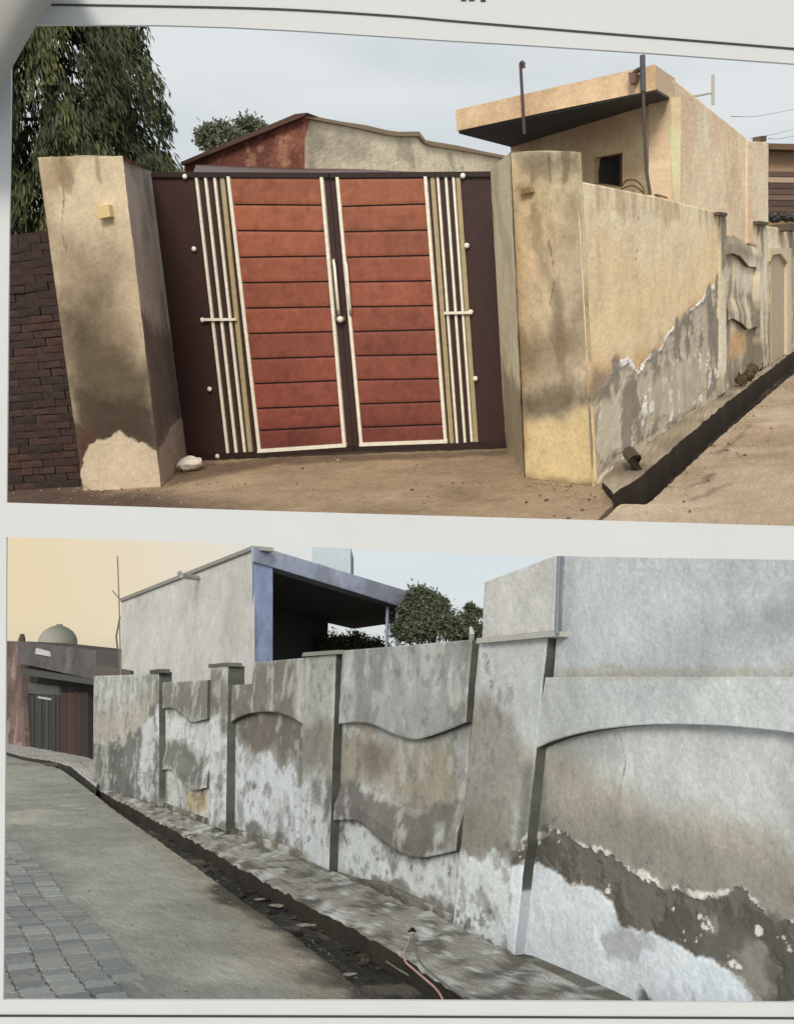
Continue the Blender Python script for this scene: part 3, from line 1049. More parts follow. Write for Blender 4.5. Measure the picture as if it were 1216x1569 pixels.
pe = Paint(GSd, gA, 52).base((232, 212, 176)).blot((196, 178, 146), 0.8, 0.06, 0.1, 0.7).blot((150, 136, 116), 1.2, 0.16, 0.06, 0.6)
pe.poly([(475, 205), (520, 208), (560, 222), (600, 236), (560, 246), (500, 235)], (160, 148, 130), 0.3, 0.3, 2, 0.6)
topl = [(469, 180), (520, 190), (560, 198), (592, 206), (610, 208), (642, 208), (652, 219), (662, 223), (700, 229), (740, 236), (790, 246)]
b = MB()
b.patch(GSd, [(470, 330), (620, 335), (790, 340)], topl, 0, -0.03, pe, 2.2, None, None, 0.01, 0.01, 19)
b.build('side_wall', M_PLASTER, lh)
b = MB()
uv = GSd.uvs(topl, 0.06)
up_ = GSd.uvs([(x, y - 6 - 1.2 * math.sin(x)) for x, y in topl], 0.06)
ring = np.concatenate([uv, up_[::-1]])
b.uvprism(GSd, ring, -0.4, 0.06, lin((150, 132, 112)))
b.build('parapet_coping', M_PLASTER, lh)
# lean-to roof in front of it
b = MB()
e0, e1 = GP.pt(296, 264, -0.9), GP.pt(700, 266, -0.9)
f0, f1 = GB.pt(300, 252, 0.3), GSd.pt(560, 259, 0.3)
b.box8([offs(e0, 0, 0, -.06), offs(e1, 0, 0, -.06), offs(f1, 0, 0, -.06), offs(f0, 0, 0, -.06), e0, e1, f1, f0], lin((84, 58, 52)))
tag(b.build('shed_roof', M_METAL, None, A), 'low rusty shed roof just showing over the gate top', 'roof')


# ---- plants
def leaves(mb, pts, dirs, length, width, cols):
    """one bent two-face leaf for each point"""
    n = len(pts)
    d = dirs / np.linalg.norm(dirs, axis=1, keepdims=True)
    r = nrng.normal(size=(n, 3))
    sd_ = np.cross(d, r)
    sd_ /= np.linalg.norm(sd_, axis=1, keepdims=True) + 1e-9
    nn = np.cross(d, sd_)
    L_ = length * nrng.uniform(0.7, 1.3, (n, 1))
    W_ = width * nrng.uniform(0.7, 1.2, (n, 1))
    a = pts
    m1 = pts + d * L_ * 0.5 + sd_ * W_ * 0.5 + nn * L_ * 0.06
    m2 = pts + d * L_ * 0.5 - sd_ * W_ * 0.5 + nn * L_ * 0.06
    e = pts + d * L_
    V = np.stack([a, m1, e, m2], 1).reshape(-1, 3)
    k = np.arange(n) * 4
    mb.add(V, np.stack([k, k + 1, k + 2, k + 3], 1), np.repeat(cols, 4, 0))


def weeping_tree(fr, base, h, rfun, zlow, name, label, nspray=420, seed=1):
    t = thing(name, fr, base, label, 'tree')
    b = MB()
    tr_ = [base + np.array([0.05 * math.sin(3 * k), 0.05 * math.cos(2 * k), h * k / 10]) for k in range(11)]
    b.tube(tr_, np.linspace(0.16, 0.03, 11), lin((70, 58, 48)), 9)
    for k in range(40):
        z = zlow + (h - zlow) * (k + 0.5) / 40
        an = k * 2.4
        r = rfun(z / h) * 0.8
        q = base + np.array([0, 0, z])
        b.tube([q, q + np.array([math.cos(an) * r * .5, math.sin(an) * r * .5, -0.05]), q + np.array([math.cos(an) * r, math.sin(an) * r, -0.45])], [0.03, 0.02, 0.008], lin((66, 56, 46)), 5)
    b.build('trunk', M_BARK, t)
    b = MB()
    P_, D_, C_ = [], [], []
    for k in range(nspray):
        z = zlow + (h - zlow) * nrng.random() ** 1.1
        an = nrng.uniform(0, 2 * math.pi)
        R = rfun(z / h) * nrng.uniform(0.55, 1.06)
        r0 = R * 0.62
        o = np.array([math.cos(an), math.sin(an), 0])
        drop = nrng.uniform(0.35, 0.75)
        nl = 130
        tt = nrng.random(nl)
        c = base + np.array([0, 0, z]) + o * (r0 + (R - r0) * np.sqrt(tt))[:, None] + np.array([0, 0, -1]) * (drop * tt ** 1.5)[:, None]
        c = c + nrng.normal(0, 0.055, (nl, 3))
        d = np.array([0, 0, -1.0]) + o * nrng.uniform(0.1, 0.6) + nrng.normal(0, 0.25, (nl, 3))
        tone = nrng.random()
        g1 = np.array(lin((56, 66, 46)))
        g2 = np.array(lin((134, 134, 80)))
        f = np.clip((tone - 0.55) * 1.6, 0, 1) * nrng.uniform(0.3, 1.0, (nl, 1)) + nrng.uniform(0, 0.12, (nl, 1))
        P_.append(c)
        D_.append(d)
        C_.append(g1 * (1 - f) + g2 * f)
    leaves(b, np.concatenate(P_), np.concatenate(D_), 0.125, 0.03, np.concatenate(C_))
    b.build('crown', M_LEAF, t)
    return t


TD = 13.5
tb_ = A.at(138, 520, TD)
tb_[2] = 0
pxm = F / TD
htop = A.at(138, -260, TD)[2]
weeping_tree(A, tb_, htop, lambda q: 2.15 * (1 - 0.5 * q) * (0.35 + 0.65 * min(1, q * 5)), 0.7, 'weeping_tree',
             'tall dark weeping tree with drooping leaves behind the left gate pillar', 900)


def round_tree(fr, base, h, blobs, name, label, nleaf, size, c1, c2, group=None, cat='tree'):
    t = thing(name, fr, base, label, cat, group)
    b = MB()
    cen = np.mean([q[0] for q in blobs], axis=0)
    mid = base * 0.4 + cen * 0.6
    b.tube([base, mid], [h * 0.03, h * 0.02], lin((80, 70, 60)), 7)
    for c, r in blobs:
        b.tube([mid, (mid + c) / 2 + nrng.normal(0, r * .1, 3), c], [h * 0.015, h * 0.01, h * 0.004], lin((80, 70, 60)), 5)
    b.build('trunk', M_BARK, t)
    b = MB()
    tot = sum(r ** 2 for _, r in blobs)
    for c, r in blobs:
        n = int(nleaf * r * r / tot)
        v = nrng.normal(size=(n, 3))
        v /= np.linalg.norm(v, axis=1, keepdims=True)
        rad = r * nrng.random((n, 1)) ** 0.4
        lump = 1 + 0.5 * fbm(v[:, 0] * 2.5 + c[0], v[:, 2] * 2.5 + c[2], 5)[:, None]
        P_ = c + v * rad * lump * np.array([1, 1, 0.8]) + nrng.normal(0, 0.16, (n, 3)) * r * (1 + 1.5 * (nrng.random((n, 1)) < 0.18))
        f = nrng.random((n, 1))
        leaves(b, P_, v * 0.6 + nrng.normal(0, 0.7, (n, 3)), size, size * 0.5, lin(c1) * (1 - f) + lin(c2) * f)
    b.build('crown', M_LEAF, t)
    return t


D2 = 34.0
sc_ = D2 / F
bl = [(A.at(x, y, D2 + dz), r * sc_) for x, y, r, dz in ((318, 208, 16, 0), (336, 204, 17, 1), (352, 212, 14, -1), (376, 194, 14, 0), (392, 196, 12, 1), (404, 200, 8, 0), (330, 226, 14, 0))]
tb2 = A.at(345, 300, D2)
round_tree(A, tb2, 4.0, bl, 'spreading_tree', 'small rounded grey green tree far behind the brick gable', 5200, 0.16, (84, 92, 80), (124, 128, 104))

# ---- small things on the ground
b = MB()
c = A.ground(292, 722)
b.ball(offs(c, 0, 0, 0.07), 0.12, lin((232, 222, 210)), 18, 12, (1.0, 0.7, 0.55))
V = b.V[-1]
q = V - c
V += (0.06 * fbm(q[:, 0] * 22 + 3, q[:, 2] * 22 + q[:, 1] * 15, 4))[:, None] * np.array([1.6, 1, 1.2])
V[:, 2] = np.maximum(V[:, 2], 0.004)
tag(b.build('plastic_bag', M_PLASTIC, None, A), 'crumpled white plastic bag lying at the foot of the left gate pillar', 'bag')
b = MB()
b.tube([A.ground(964, 694, 0.16), A.ground(972, 704, 0.16), A.ground(979, 728, 0.02), A.ground(981, 738, -0.2)], [0.05, 0.05, 0.045, 0.045], lin((66, 54, 46)), 9)
tag(b.build('drain_spout', M_PLASTIC, None, A), 'short dark spout dropping from the wall foot into the drain', 'pipe')
b = MB()
for (x, y, r) in ((1132, 570, .09), (1140, 568, .12), (1150, 566, .1), (1160, 560, .09), (1146, 576, .08), (1168, 548, .1), (1178, 540, .09), (1136, 582, .07), (1128, 576, .06)):
    b.ball(A.ground(x, y, 0.14), r, lin((74 + 30 * rng.random(), 64 + 20 * rng.random(), 54)), 7, 5, (1, 1, 0.8))
    b.V[-1] += nrng.normal(0, r * 0.12, b.V[-1].shape)
tag(b.build('rubble', M_GROUND, None, A), 'dark heap of broken rubble on the kerb far along the drain', 'rubble', kind='stuff')

# loose grit and small stones on the ground
def grit(fr, quads, n, rmin, rmax, cols, name, label):
    b = MB()
    base_v = np.array([(1, 0, 0), (-1, 0, 0), (0, 1, 0), (0, -1, 0), (0, 0, .7), (0, 0, -.5)], float)
    fc = [(0, 2, 4), (2, 1, 4), (1, 3, 4), (3, 0, 4), (2, 0, 5), (1, 2, 5), (3, 1, 5), (0, 3, 5)]
    tot = sum(q[-1] for q in quads)
    for px, wgt in quads:
        P_ = [fr.ground(x, y) for x, y in px]
        for i in range(int(n * wgt / tot)):
            a, c = nrng.random(2)
            c = c ** 2
            q = (P_[0] * (1 - a) + P_[1] * a) * (1 - c) + (P_[3] * (1 - a) + P_[2] * a) * c
            r = nrng.uniform(rmin, rmax) * (0.5 + nrng.random() ** 3)
            V = base_v * r * nrng.uniform(0.6, 1.3, (1, 3)) + nrng.normal(0, r * 0.15, (6, 3)) + q + np.array([0, 0, r * 0.3])
            b.add(V, fc, lin(cols[nrng.integers(len(cols))]))
    return tag(b.build(name, M_GROUND, None, fr), label, 'grit', kind='stuff')


grit(A, [([(128, 753), (250, 747), (250, 765), (120, 775)], 2), ([(290, 712), (775, 692), (790, 720), (290, 735)], 3), ([(800, 738), (925, 750), (930, 775), (780, 770)], 3),
         ([(250, 740), (900, 740), (900, 800), (250, 780)], 4), ([(1014, 752), (1216, 574), (1216, 640), (1060, 790)], 5), ([(20, 740), (240, 760), (300, 775), (20, 768)], 3)],
     700, 0.005, 0.014, [(150, 128, 102), (120, 100, 80), (178, 158, 130), (96, 80, 66)], 'ground_grit', 'loose grit scattered on the ground before the gate')

# ================================================================== STREET PICTURE (frame B)
GBd = GPlane(B)
gB = np.array([1.03, 1.06, 1.12])
WB = Plane(B, B.ground(790, 1468), B.dir(-187, 1069))


def SIDE(uv):                              # returns painted dark for their shade and dirt, paler where newer whitewash reaches
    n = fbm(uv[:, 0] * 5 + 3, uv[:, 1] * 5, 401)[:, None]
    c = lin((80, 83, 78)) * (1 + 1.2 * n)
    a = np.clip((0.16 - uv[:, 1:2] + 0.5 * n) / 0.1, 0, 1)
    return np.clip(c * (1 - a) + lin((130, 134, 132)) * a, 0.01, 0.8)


def SIDE_BIG(uv):  # big pilaster's returns: shade and dirt painted dark, whitewash low down
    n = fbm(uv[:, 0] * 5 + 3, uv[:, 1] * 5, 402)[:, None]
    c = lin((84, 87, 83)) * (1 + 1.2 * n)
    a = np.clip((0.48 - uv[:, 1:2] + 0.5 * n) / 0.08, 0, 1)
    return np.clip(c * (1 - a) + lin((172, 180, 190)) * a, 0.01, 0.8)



# ---- ground
b = MB()
b.add([(-900, 5.06, -0.32), (900, 5.06, -0.32), (900, 2500, -0.32), (-900, 2500, -0.32)], [(0, 1, 2, 3)], lin((120, 112, 100)))
tag(b.build('ground', M_GROUND, None, B, np.array([0, 5.06, -0.32])), kind='structure')

p = Paint(GBd, 1.12, 61).base((158, 158, 150))
p.blot((132, 132, 126), 0.5, 0.04, 0.12, 0.6).blot((178, 176, 164), 0.8, 0.1, 0.1, 0.6)
p.poly([(600, 1560), (530, 1482), (420, 1398), (250, 1283), (150, 1220), (180, 1250), (300, 1360), (380, 1450), (460, 1560)], (150, 142, 126), 0.2, 0.2, 2, 0.8)
p.line([(590, 1545), (520, 1480), (460, 1430), (400, 1390), (340, 1350)], (72, 69, 62), 0.26, 0.10, 0.26, 2.4, 0.95)
p.line([(195, 1500), (215, 1510), (235, 1535)], (190, 194, 188), 0.012, 0.01, 0.01, 4, 0.7)
p.line([(205, 1500), (320, 1492)], (186, 188, 182), 0.012, 0.02, 0.02, 4, 0.6)
p.poly([(-200, 1560), (60, 1290), (130, 1390), (240, 1560)], (128, 130, 126), 0.15, 0.1, 3, 0.7)
rR = [(590, 1552), (514, 1484), (450, 1434), (402, 1402), (334, 1352), (240, 1286), (176, 1242), (140, 1213), (96, 1180), (50, 1163), (10, 1152), (-40, 1138)]
rL = [(-260, 1552), (-250, 1482), (-240, 1432), (-230, 1398), (-225, 1349), (-220, 1284), (-215, 1240), (-210, 1213), (-208, 1190), (-206, 1170), (-204, 1155), (-200, 1138)]
b = MB()
b.grid(GBd, resample(GBd.uvs(rR), 420), resample(GBd.uvs(rL), 420), 150, 0.0, -0.2, p, None, None, 0.012, 0.006, 33, 0.03)
road = tag(b.build('road', M_GROUND, None, B), kind='structure')

# interlocking pavers along the near left of the road
dr = B.dir(-187, 1069)
la = np.array([dr[1], -dr[0], 0])
e0 = B.ground(226, 1530)
PL_, PW_ = 0.135, 0.17
zz = [(-.5, -.5), (-.25, -.42), (0, -.5), (.25, -.42), (.5, -.5), (.44, -.2), (.5, .1), (.5, .5), (.25, .58), (0, .5), (-.25, .58), (-.5, .5), (-.5, .1), (-.56, -.2)]
pv = []
for kk in range(5):
    b = MB()
    ring = np.array([(x * (PW_ - 0.012), y * (PL_ - 0.014), 0) for x, y in zz])
    lo, hi = ring.copy(), ring * np.array([0.965, 0.965, 1])
    lo[:, 2] = -0.05
    hi[:, 2] = 0
    mid_ = ring.copy()
    mid_[:, 2] = -0.006
    n = len(ring)
    V = np.concatenate([hi, mid_, lo])
    Fc = [tuple(range(n))] + [(i, i + n, (i + 1) % n + n, (i + 1) % n) for i in range(n)] + [(i + n, i + 2 * n, (i + 1) % n + 2 * n, (i + 1) % n + n) for i in range(n)]
    b.add(V, Fc, lin([(138, 140, 136), (150, 151, 146), (128, 130, 127), (144, 143, 137), (156, 158, 153)][kk], gB))
    pv.append(mesh_data('paver', b, np.zeros(3), M_GROUND, False))
an = math.atan2(dr[1], dr[0]) - math.pi / 2
cnt = 0
far_pv = MB()
for r_ in range(-2, 110):
    for c_ in range(8):
        q = e0 - la * (c_ * PW_ + 0.02 * math.sin(r_ * 0.35)) + dr * ((r_ + (0.5 if c_ % 2 else 0)) * PL_)
        if q[1] < 5.16 or (c_ == 0 and rng.random() < 0.25):
            continue
        cnt += 1
        if cnt > 295:                      # farther blocks joined into one part
            kk = rng.randrange(5)
            ca_, sa_ = math.cos(an), math.sin(an)
            ring = np.array([(x * (PW_ - 0.012) * ca_ - y * (PL_ - 0.014) * sa_, x * (PW_ - 0.012) * sa_ + y * (PL_ - 0.014) * ca_, 0) for x, y in zz]) + q
            hi = ring + np.array([0, 0, 0.011 + rng.uniform(-0.005, 0.006)])
            far_pv.prism(ring - np.array([0, 0, 0.04]), hi, lin([(138, 140, 136), (150, 151, 146), (128, 130, 127), (144, 143, 137), (156, 158, 153)][kk], gB))
            continue
        o = bpy.data.objects.new('paver', pv[rng.randrange(5)])
        COL.objects.link(o)
        o.parent = road.o
        o.location = Vector(q - road.base) + Vector((0, 0, 0.011 + rng.uniform(-0.005, 0.006)))
        o.rotation_euler = (rng.uniform(-.015, .015), rng.uniform(-.015, .015), an + rng.uniform(-.03, .03))

tag(far_pv.build('paver_field', M_GROUND, road), kind='stuff')
p = Paint(GBd, gB, 63).base((66, 64, 58)).blot((44, 43, 40), 1.6, 0.0, 0.12, 0.8).blot((112, 106, 94), 2.5, 0.15, 0.06, 0.7)
b = MB()
inn = [(752, 1552), (600, 1460), (460, 1387), (350, 1322), (250, 1266), (150, 1212), (100, 1170)]
inn2 = [(840, 1552), (690, 1440), (520, 1380), (400, 1322), (290, 1266), (180, 1212), (120, 1170)]
o2 = [(520, 1552), (440, 1460), (380, 1410), (290, 1345), (200, 1280), (120, 1222), (70, 1182)]
b.grid(GBd, resample(GBd.uvs(inn2), 240), resample(GBd.uvs(o2), 240), 60, -0.13, -0.2, p, None, None, 0.03, 0.0, 35)
tag(b.build('drain_bed', M_GROUND, None, B), kind='structure')

p = Paint(GBd, gB, 64).base((146, 143, 134)).blot((92, 89, 81), 7.0, 0.04, 0.06, 0.85, 1).blot((196, 197, 190), 8, 0.12, 0.06, 0.7).line([(740, 1532), (680, 1494), (600, 1440), (530, 1402), (460, 1366), (350, 1308), (250, 1255)], (150, 145, 132), 0.035, 0.03, 0.05, 5, 0.8)
b = MB()
wl = [(985, 1552), (790, 1463), (690, 1412), (507, 1334), (350, 1272), (245, 1232), (150, 1195), (118, 1160)]
inn = [(752, 1552), (690, 1512), (600, 1452), (460, 1380), (350, 1318), (250, 1262), (150, 1210), (104, 1166)]
b.grid(GBd, resample(GBd.uvs(inn, 0.02), 320), resample(GBd.uvs(wl, 0.11), 320), 40, (0.02, 0.11), -0.2, p, lin((60, 57, 51)), None, 0.03, 0.015, 36, 0.015)
tag(b.build('drain_kerb', M_GROUND, None, B), kind='structure')
# rough render at the foot of the wall
FT = Paint(WB, gB, 65).base((124, 119, 107)).blot((82, 79, 71), 2.5, 0.0, 0.08, 0.85).blot((190, 190, 182), 4, 0.12, 0.06, 0.7)

# ---- the decorated boundary wall
p = Paint(WB, gB, 71).base((196, 198, 194))
p.blot((172, 172, 164), 0.8, 0.05, 0.12, 0.6).blot((212, 214, 212), 1.2, 0.12, 0.1, 0.5)
p.blot((156, 156, 149), 1.6, 0.05, 0.10, 0.55, 0.45).blot((128, 128, 120), 3.5, 0.15, 0.07, 0.5, 0.4, [(130, 1000), (730, 960), (730, 1500), (130, 1240)])
# far smooth end
p.poly([(130, 1100), (165, 1092), (190, 1080), (215, 1062), (232, 1048), (248, 1050), (248, 1135), (200, 1150), (130, 1150)], (176, 168, 152), 0.2, 0.3, 1.5, 0.8)
p.poly([(130, 1128), (150, 1138), (165, 1146), (180, 1138), (196, 1136), (214, 1122), (228, 1112), (238, 1090), (250, 1080), (250, 1250), (130, 1215)], (112, 115, 110), 0.05, 0.2, 3, 0.95)
p.poly([(226, 1110), (236, 1098), (246, 1100), (246, 1240), (224, 1220), (220, 1180)], (204, 208, 206), 0.04, 0.12, 3, 0.9)
p.blot((96, 98, 92), 1.6, 0.08, 0.06, 0.7, 0.7, [(130, 1150), (222, 1130), (222, 1225), (130, 1205)])
p.blot((190, 190, 182), 2.2, 0.12, 0.05, 0.6, 0.7, [(130, 1150), (222, 1130), (222, 1225), (130, 1205)])
# small wave bay and its pilasters
p.poly([(248, 1050), (270, 1044), (300, 1052), (322, 1050), (322, 1102), (290, 1104), (262, 1084), (248, 1085)], (112, 110, 102), 0.12, 0.22, 2.5, 0.85)
p.poly([(250, 1090), (275, 1096), (296, 1110), (352, 1105), (352, 1160), (320, 1160), (300, 1150), (262, 1140), (250, 1140)], (208, 210, 208), 0.06, 0.15, 3, 0.9)
p.poly([(250, 1138), (280, 1140), (310, 1165), (318, 1205), (290, 1208), (262, 1180), (250, 1175)], (108, 108, 102), 0.08, 0.2, 3, 0.9)
p.poly([(282, 1215), (318, 1212), (318, 1250), (290, 1245)], (182, 164, 128), 0.06, 0.1, 3, 0.9)
p.poly([(322, 1022), (356, 1020), (352, 1090), (330, 1105), (320, 1080)], (118, 113, 104), 0.10, 0.2, 2.5, 0.85)
p.poly([(322, 1105), (350, 1095), (350, 1260), (326, 1250)], (206, 208, 206), 0.05, 0.12, 3, 0.85)
# small arch bay
p.poly([(356, 1050), (390, 1012), (466, 1006), (466, 1112), (440, 1098), (410, 1090), (356, 1100)], (120, 114, 104), 0.1, 0.22, 2.5, 0.9)
p.blot((206, 200, 188), 2.0, 0.13, 0.05, 0.7, 1, [(356, 1050), (390, 1012), (466, 1006), (466, 1090), (356, 1090)])
p.poly([(354, 1108), (390, 1094), (420, 1094), (466, 1114), (466, 1180), (440, 1165), (420, 1150), (385, 1160), (365, 1140)], (112, 103, 95), 0.12, 0.22, 3, 0.9)
p.poly([(352, 1145), (364, 1130), (380, 1168), (405, 1160), (430, 1175), (464, 1200), (464, 1310), (352, 1262)], (208, 212, 214), 0.04, 0.22, 3, 0.95)
p.blot((124, 122, 114), 2.0, 0.06, 0.05, 0.8, 0.5, [(356, 1110), (464, 1115), (464, 1200), (420, 1230), (390, 1180)])
p.blot((110, 112, 106), 2.4, 0.02, 0.05, 0.85, 1, [(352, 1262), (464, 1290), (464, 1325), (352, 1280)])
# pilaster between the bays
p.poly([(465, 1008), (528, 1000), (524, 1100), (490, 1110), (470, 1080)], (184, 182, 172), 0.15, 0.2, 2.5, 0.8)
p.poly([(466, 1112), (524, 1105), (520, 1190), (500, 1185), (466, 1190)], (130, 125, 114), 0.12, 0.2, 2.5, 0.85)
p.poly([(462, 1210), (480, 1195), (506, 1205), (506, 1325), (462, 1315)], (206, 210, 210), 0.04, 0.14, 3, 0.95)
p.poly([(490, 1195), (508, 1190), (508, 1240), (496, 1235)], (120, 118, 110), 0.06, 0.08, 4, 0.8)
# large wave bay
p.poly([(524, 1040), (560, 1060), (640, 1075), (716, 1050), (712, 1106), (636, 1132), (600, 1124), (520, 1108)], (158, 159, 154), 0.14, 0.2, 2.5, 0.8)
p.blot((122, 121, 116), 2.2, 0.03, 0.09, 0.6, 0.6, [(526, 996), (720, 980), (712, 1106), (636, 1132), (520, 1108)])
p.poly([(518, 1125), (560, 1112), (600, 1130), (636, 1140), (690, 1150), (704, 1220), (640, 1240), (580, 1215), (516, 1200)], (160, 151, 133), 0.10, 0.18, 3, 0.85)
p.poly([(540, 1135), (585, 1128), (605, 1150), (600, 1175), (560, 1180)], (122, 114, 100), 0.10, 0.14, 3, 0.75)
p.poly([(516, 1190), (545, 1200), (580, 1215), (620, 1238), (650, 1240), (704, 1228), (702, 1304), (650, 1314), (610, 1305), (572, 1278), (546, 1258), (512, 1256)], (112, 109, 103), 0.04, 0.1, 4, 0.95)
p.poly([(672, 1262), (690, 1258), (696, 1290), (680, 1295)], (190, 190, 184), 0.04, 0.06, 5, 0.7)
p.poly([(512, 1262), (546, 1264), (572, 1284), (610, 1312), (650, 1322), (702, 1312), (700, 1390), (660, 1385), (620, 1368), (580, 1350), (540, 1342), (510, 1330)], (206, 210, 208), 0.03, 0.10, 4, 0.95)
p.poly([(560, 1350), (600, 1340), (640, 1372), (700, 1385), (698, 1440), (500, 1345)], (120, 118, 108), 0.04, 0.10, 5, 0.9)
p.line([(637, 1135), (636, 1180), (634, 1230)], (150, 142, 122), 0.02, 0.03, 0.03, 4, 0.6)
# big pilaster
p.poly([(735, 1090), (768, 1070), (800, 1120), (818, 1150), (806, 1290), (790, 1330), (770, 1310), (740, 1320), (700, 1290), (704, 1200)], (152, 146, 135), 0.10, 0.14, 3, 0.9)
p.poly([(700, 1250), (740, 1240), (800, 1260), (800, 1320), (760, 1330), (720, 1310)], (128, 122, 110), 0.10, 0.12, 4, 0.7)
p.poly([(694, 1440), (702, 1320), (716, 1298), (735, 1308), (756, 1322), (775, 1300), (795, 1318), (790, 1480), (740, 1460)], (208, 212, 210), 0.015, 0.06, 6, 1.0, 0.004)
p.blot((108, 108, 100), 5.0, 0.04, 0.05, 0.9, 1, [(712, 1420), (740, 1408), (770, 1420), (786, 1450), (786, 1475), (720, 1455)])
# big arch bay
p.poly([(818, 1160), (850, 1150), (880, 1160), (920, 1190), (990, 1220), (1100, 1245), (1216, 1285), (1300, 1310), (1300, 1500), (1100, 1460), (810, 1330)], (172, 165, 150), 0.14, 0.14, 2.2, 0.9)
p.poly([(830, 1235), (900, 1240), (1000, 1262), (1110, 1285), (1216, 1318), (1300, 1340), (1300, 1500), (1100, 1430), (830, 1290)], (144, 138, 129), 0.12, 0.12, 2.5, 0.85)
p.poly([(812, 1180), (830, 1170), (838, 1250), (850, 1290), (820, 1330), (806, 1330)], (120, 122, 114), 0.06, 0.08, 4, 0.8)
upper = [(815, 1290), (845, 1272), (870, 1284), (895, 1300), (932, 1312), (955, 1335), (1005, 1350), (1020, 1366), (1045, 1366), (1062, 1378), (1095, 1372), (1135, 1364), (1165, 1390), (1182, 1408), (1216, 1414), (1300, 1440)]
lower = [(1300, 1600), (1180, 1545), (1140, 1500), (1100, 1478), (1060, 1462), (1000, 1430), (950, 1418), (940, 1388), (900, 1362), (860, 1345), (825, 1322), (806, 1320)]
p.poly([(x, y - 5) for x, y in upper] + lower, (222, 218, 208), 0.010, 0.055, 8, 0.95, 0.001)
p.poly(upper + lower, (110, 106, 98), 0.006, 0.05, 10, 1.0, -0.014)
p.blot((150, 146, 136), 2.2, 0.08, 0.08, 0.6, 1, [(1000, 1420), (1080, 1410), (1200, 1470), (1230, 1540), (1120, 1500), (1020, 1450)])
p.blot((82, 79, 73), 5.0, 0.02, 0.08, 0.7, 1, upper + lower)
p.blot((232, 230, 224), 11.0, 0.25, 0.02, 0.8, 1, upper + lower)
p.poly([(800, 1330), (825, 1322), (860, 1345), (880, 1362), (900, 1360), (915, 1372), (940, 1388), (950, 1418), (1000, 1430), (1040, 1450), (1090, 1478), (1120, 1500), (1150, 1530), (1170, 1600), (790, 1500)], (214, 220, 222), 0.012, 0.04, 7, 1.0, 0.004)
p.blot((150, 150, 146), 3.0, 0.12, 0.06, 0.6, 1, [(920, 1440), (1020, 1440), (1120, 1500), (1150, 1560), (960, 1540)])
p.poly([(975, 1535), (985, 1512), (1000, 1530), (1015, 1550), (980, 1550)], (80, 80, 74), 0.02, 0.04, 8, 0.9)
p.poly([(790, 1462), (850, 1490), (900, 1510), (960, 1540), (1000, 1570), (780, 1500)], (140, 136, 124), 0.03, 0.07, 6, 0.85)
p.blot((132, 130, 123), 9.0, 0.07, 0.06, 0.6, 0.12, [(135, 1036), (250, 1030), (390, 1012), (725, 975), (725, 1040), (520, 1060), (360, 1085), (135, 1075)])
p.blot((116, 114, 107), 13.0, 0.13, 0.06, 0.5, 0.8, [(130, 1000), (800, 960), (800, 1500), (130, 1240)])
for pts in ([(560, 1000), (566, 1040), (558, 1090)], [(760, 1000), (768, 1060), (756, 1120), (764, 1180)], [(1020, 1050), (1014, 1075), (1022, 1105)], [(950, 1125), (958, 1170), (948, 1220)], [(420, 1020), (424, 1060), (418, 1088)]):
    p.line(pts, (128, 126, 119), 0.002, 0.003, 0.012, 9, 0.8)
LOW = [(130, 1170), (350, 1190), (500, 1230), (700, 1330), (790, 1400), (790, 1500), (130, 1240)]
p.blot((112, 110, 102), 4.0, 0.10, 0.05, 0.6, 0.6, LOW).blot((96, 96, 90), 12.0, 0.20, 0.03, 0.7, 1, LOW)
p.blot((206, 204, 198), 7.0, 0.17, 0.05, 0.45, 0.5, [(130, 1000), (730, 960), (730, 1500), (130, 1240)])
# light upper parts stay clean
p.poly([(815, 1000), (1320, 1000), (1320, 1142), (1216, 1124), (1100, 1112), (1000, 1111), (900, 1121), (817, 1148)], (192, 195, 192), 0.03, 0.03, 3, 0.75)
p.poly([(846, 800), (1330, 800), (1330, 1036), (848, 1036)], (186, 190, 190), 0.03, 0.03, 3, 0.85)
p.poly([(848, 1037), (1300, 1037), (1300, 1022), (850, 1026)], (176, 164, 144), 0.03, 0.04, 4, 0.5)

bwall = thing('boundary_wall', B, WB.pt(600, 1390), 'long stained wall with pilasters, arched and wavy panels beside the street', 'wall')


def wpatch(name, bot, top, w1, w0, side=None, parent=bwall, rough=0.005, seed=1, step=2.2, edge=0.006, base=None, paint=p, wob=0.0, ramp=False):
    b = MB()
    b.patch(WB, bot, top, w1, w0, paint, step, side, base, rough, edge, seed, wob, ramp)
    return b.build(name, M_PLASTER, parent)


# backs of the bays
wpatch('recessed_panel', [(786, 1482), (960, 1552), (1050, 1590), (1310, 1700)], [(806, 1046), (960, 1046), (1050, 1046), (1310, 1046)], 0, -0.2, None, seed=41)
wpatch('arch_surround', smooth([(817, 1148), (850, 1134), (900, 1121), (960, 1113), (1020, 1110), (1100, 1112), (1160, 1117), (1216, 1124), (1310, 1142)], 5),
       [(834, 1038), (960, 1037), (1100, 1037), (1216, 1037), (1310, 1036)], 0.079, -0.1, SIDE, seed=42)
wpatch('upper_wall', [(846, 1042), (1310, 1041)], [(862, 838), (1310, 815)], 0.03, -0.2, None, seed=43)
big = wpatch('pilaster', [(692, 1436), (740, 1458), (787, 1474)], [(733, 984), (790, 979), (838, 976)], 0.082, -0.1, SIDE_BIG, seed=44)
b = MB()
b.pprism(WB, [(729, 986), (850, 975), (850, 967), (730, 978)], -0.03, 0.135, lin((176, 176, 170)))
b.build('cap', M_PLASTER, big)
pu = Paint(WB, gB, 72).base((194, 192, 186)).blot((178, 174, 166), 1.2, 0.06, 0.12, 0.6)
up = wpatch('pilaster_top', [(737, 979), (848, 968)], [(741, 892), (853, 850)], 0.09, -0.1, lin((132, 138, 148)), seed=45, paint=pu)  # side return coloured darker and bluer as painted shade
b = MB()
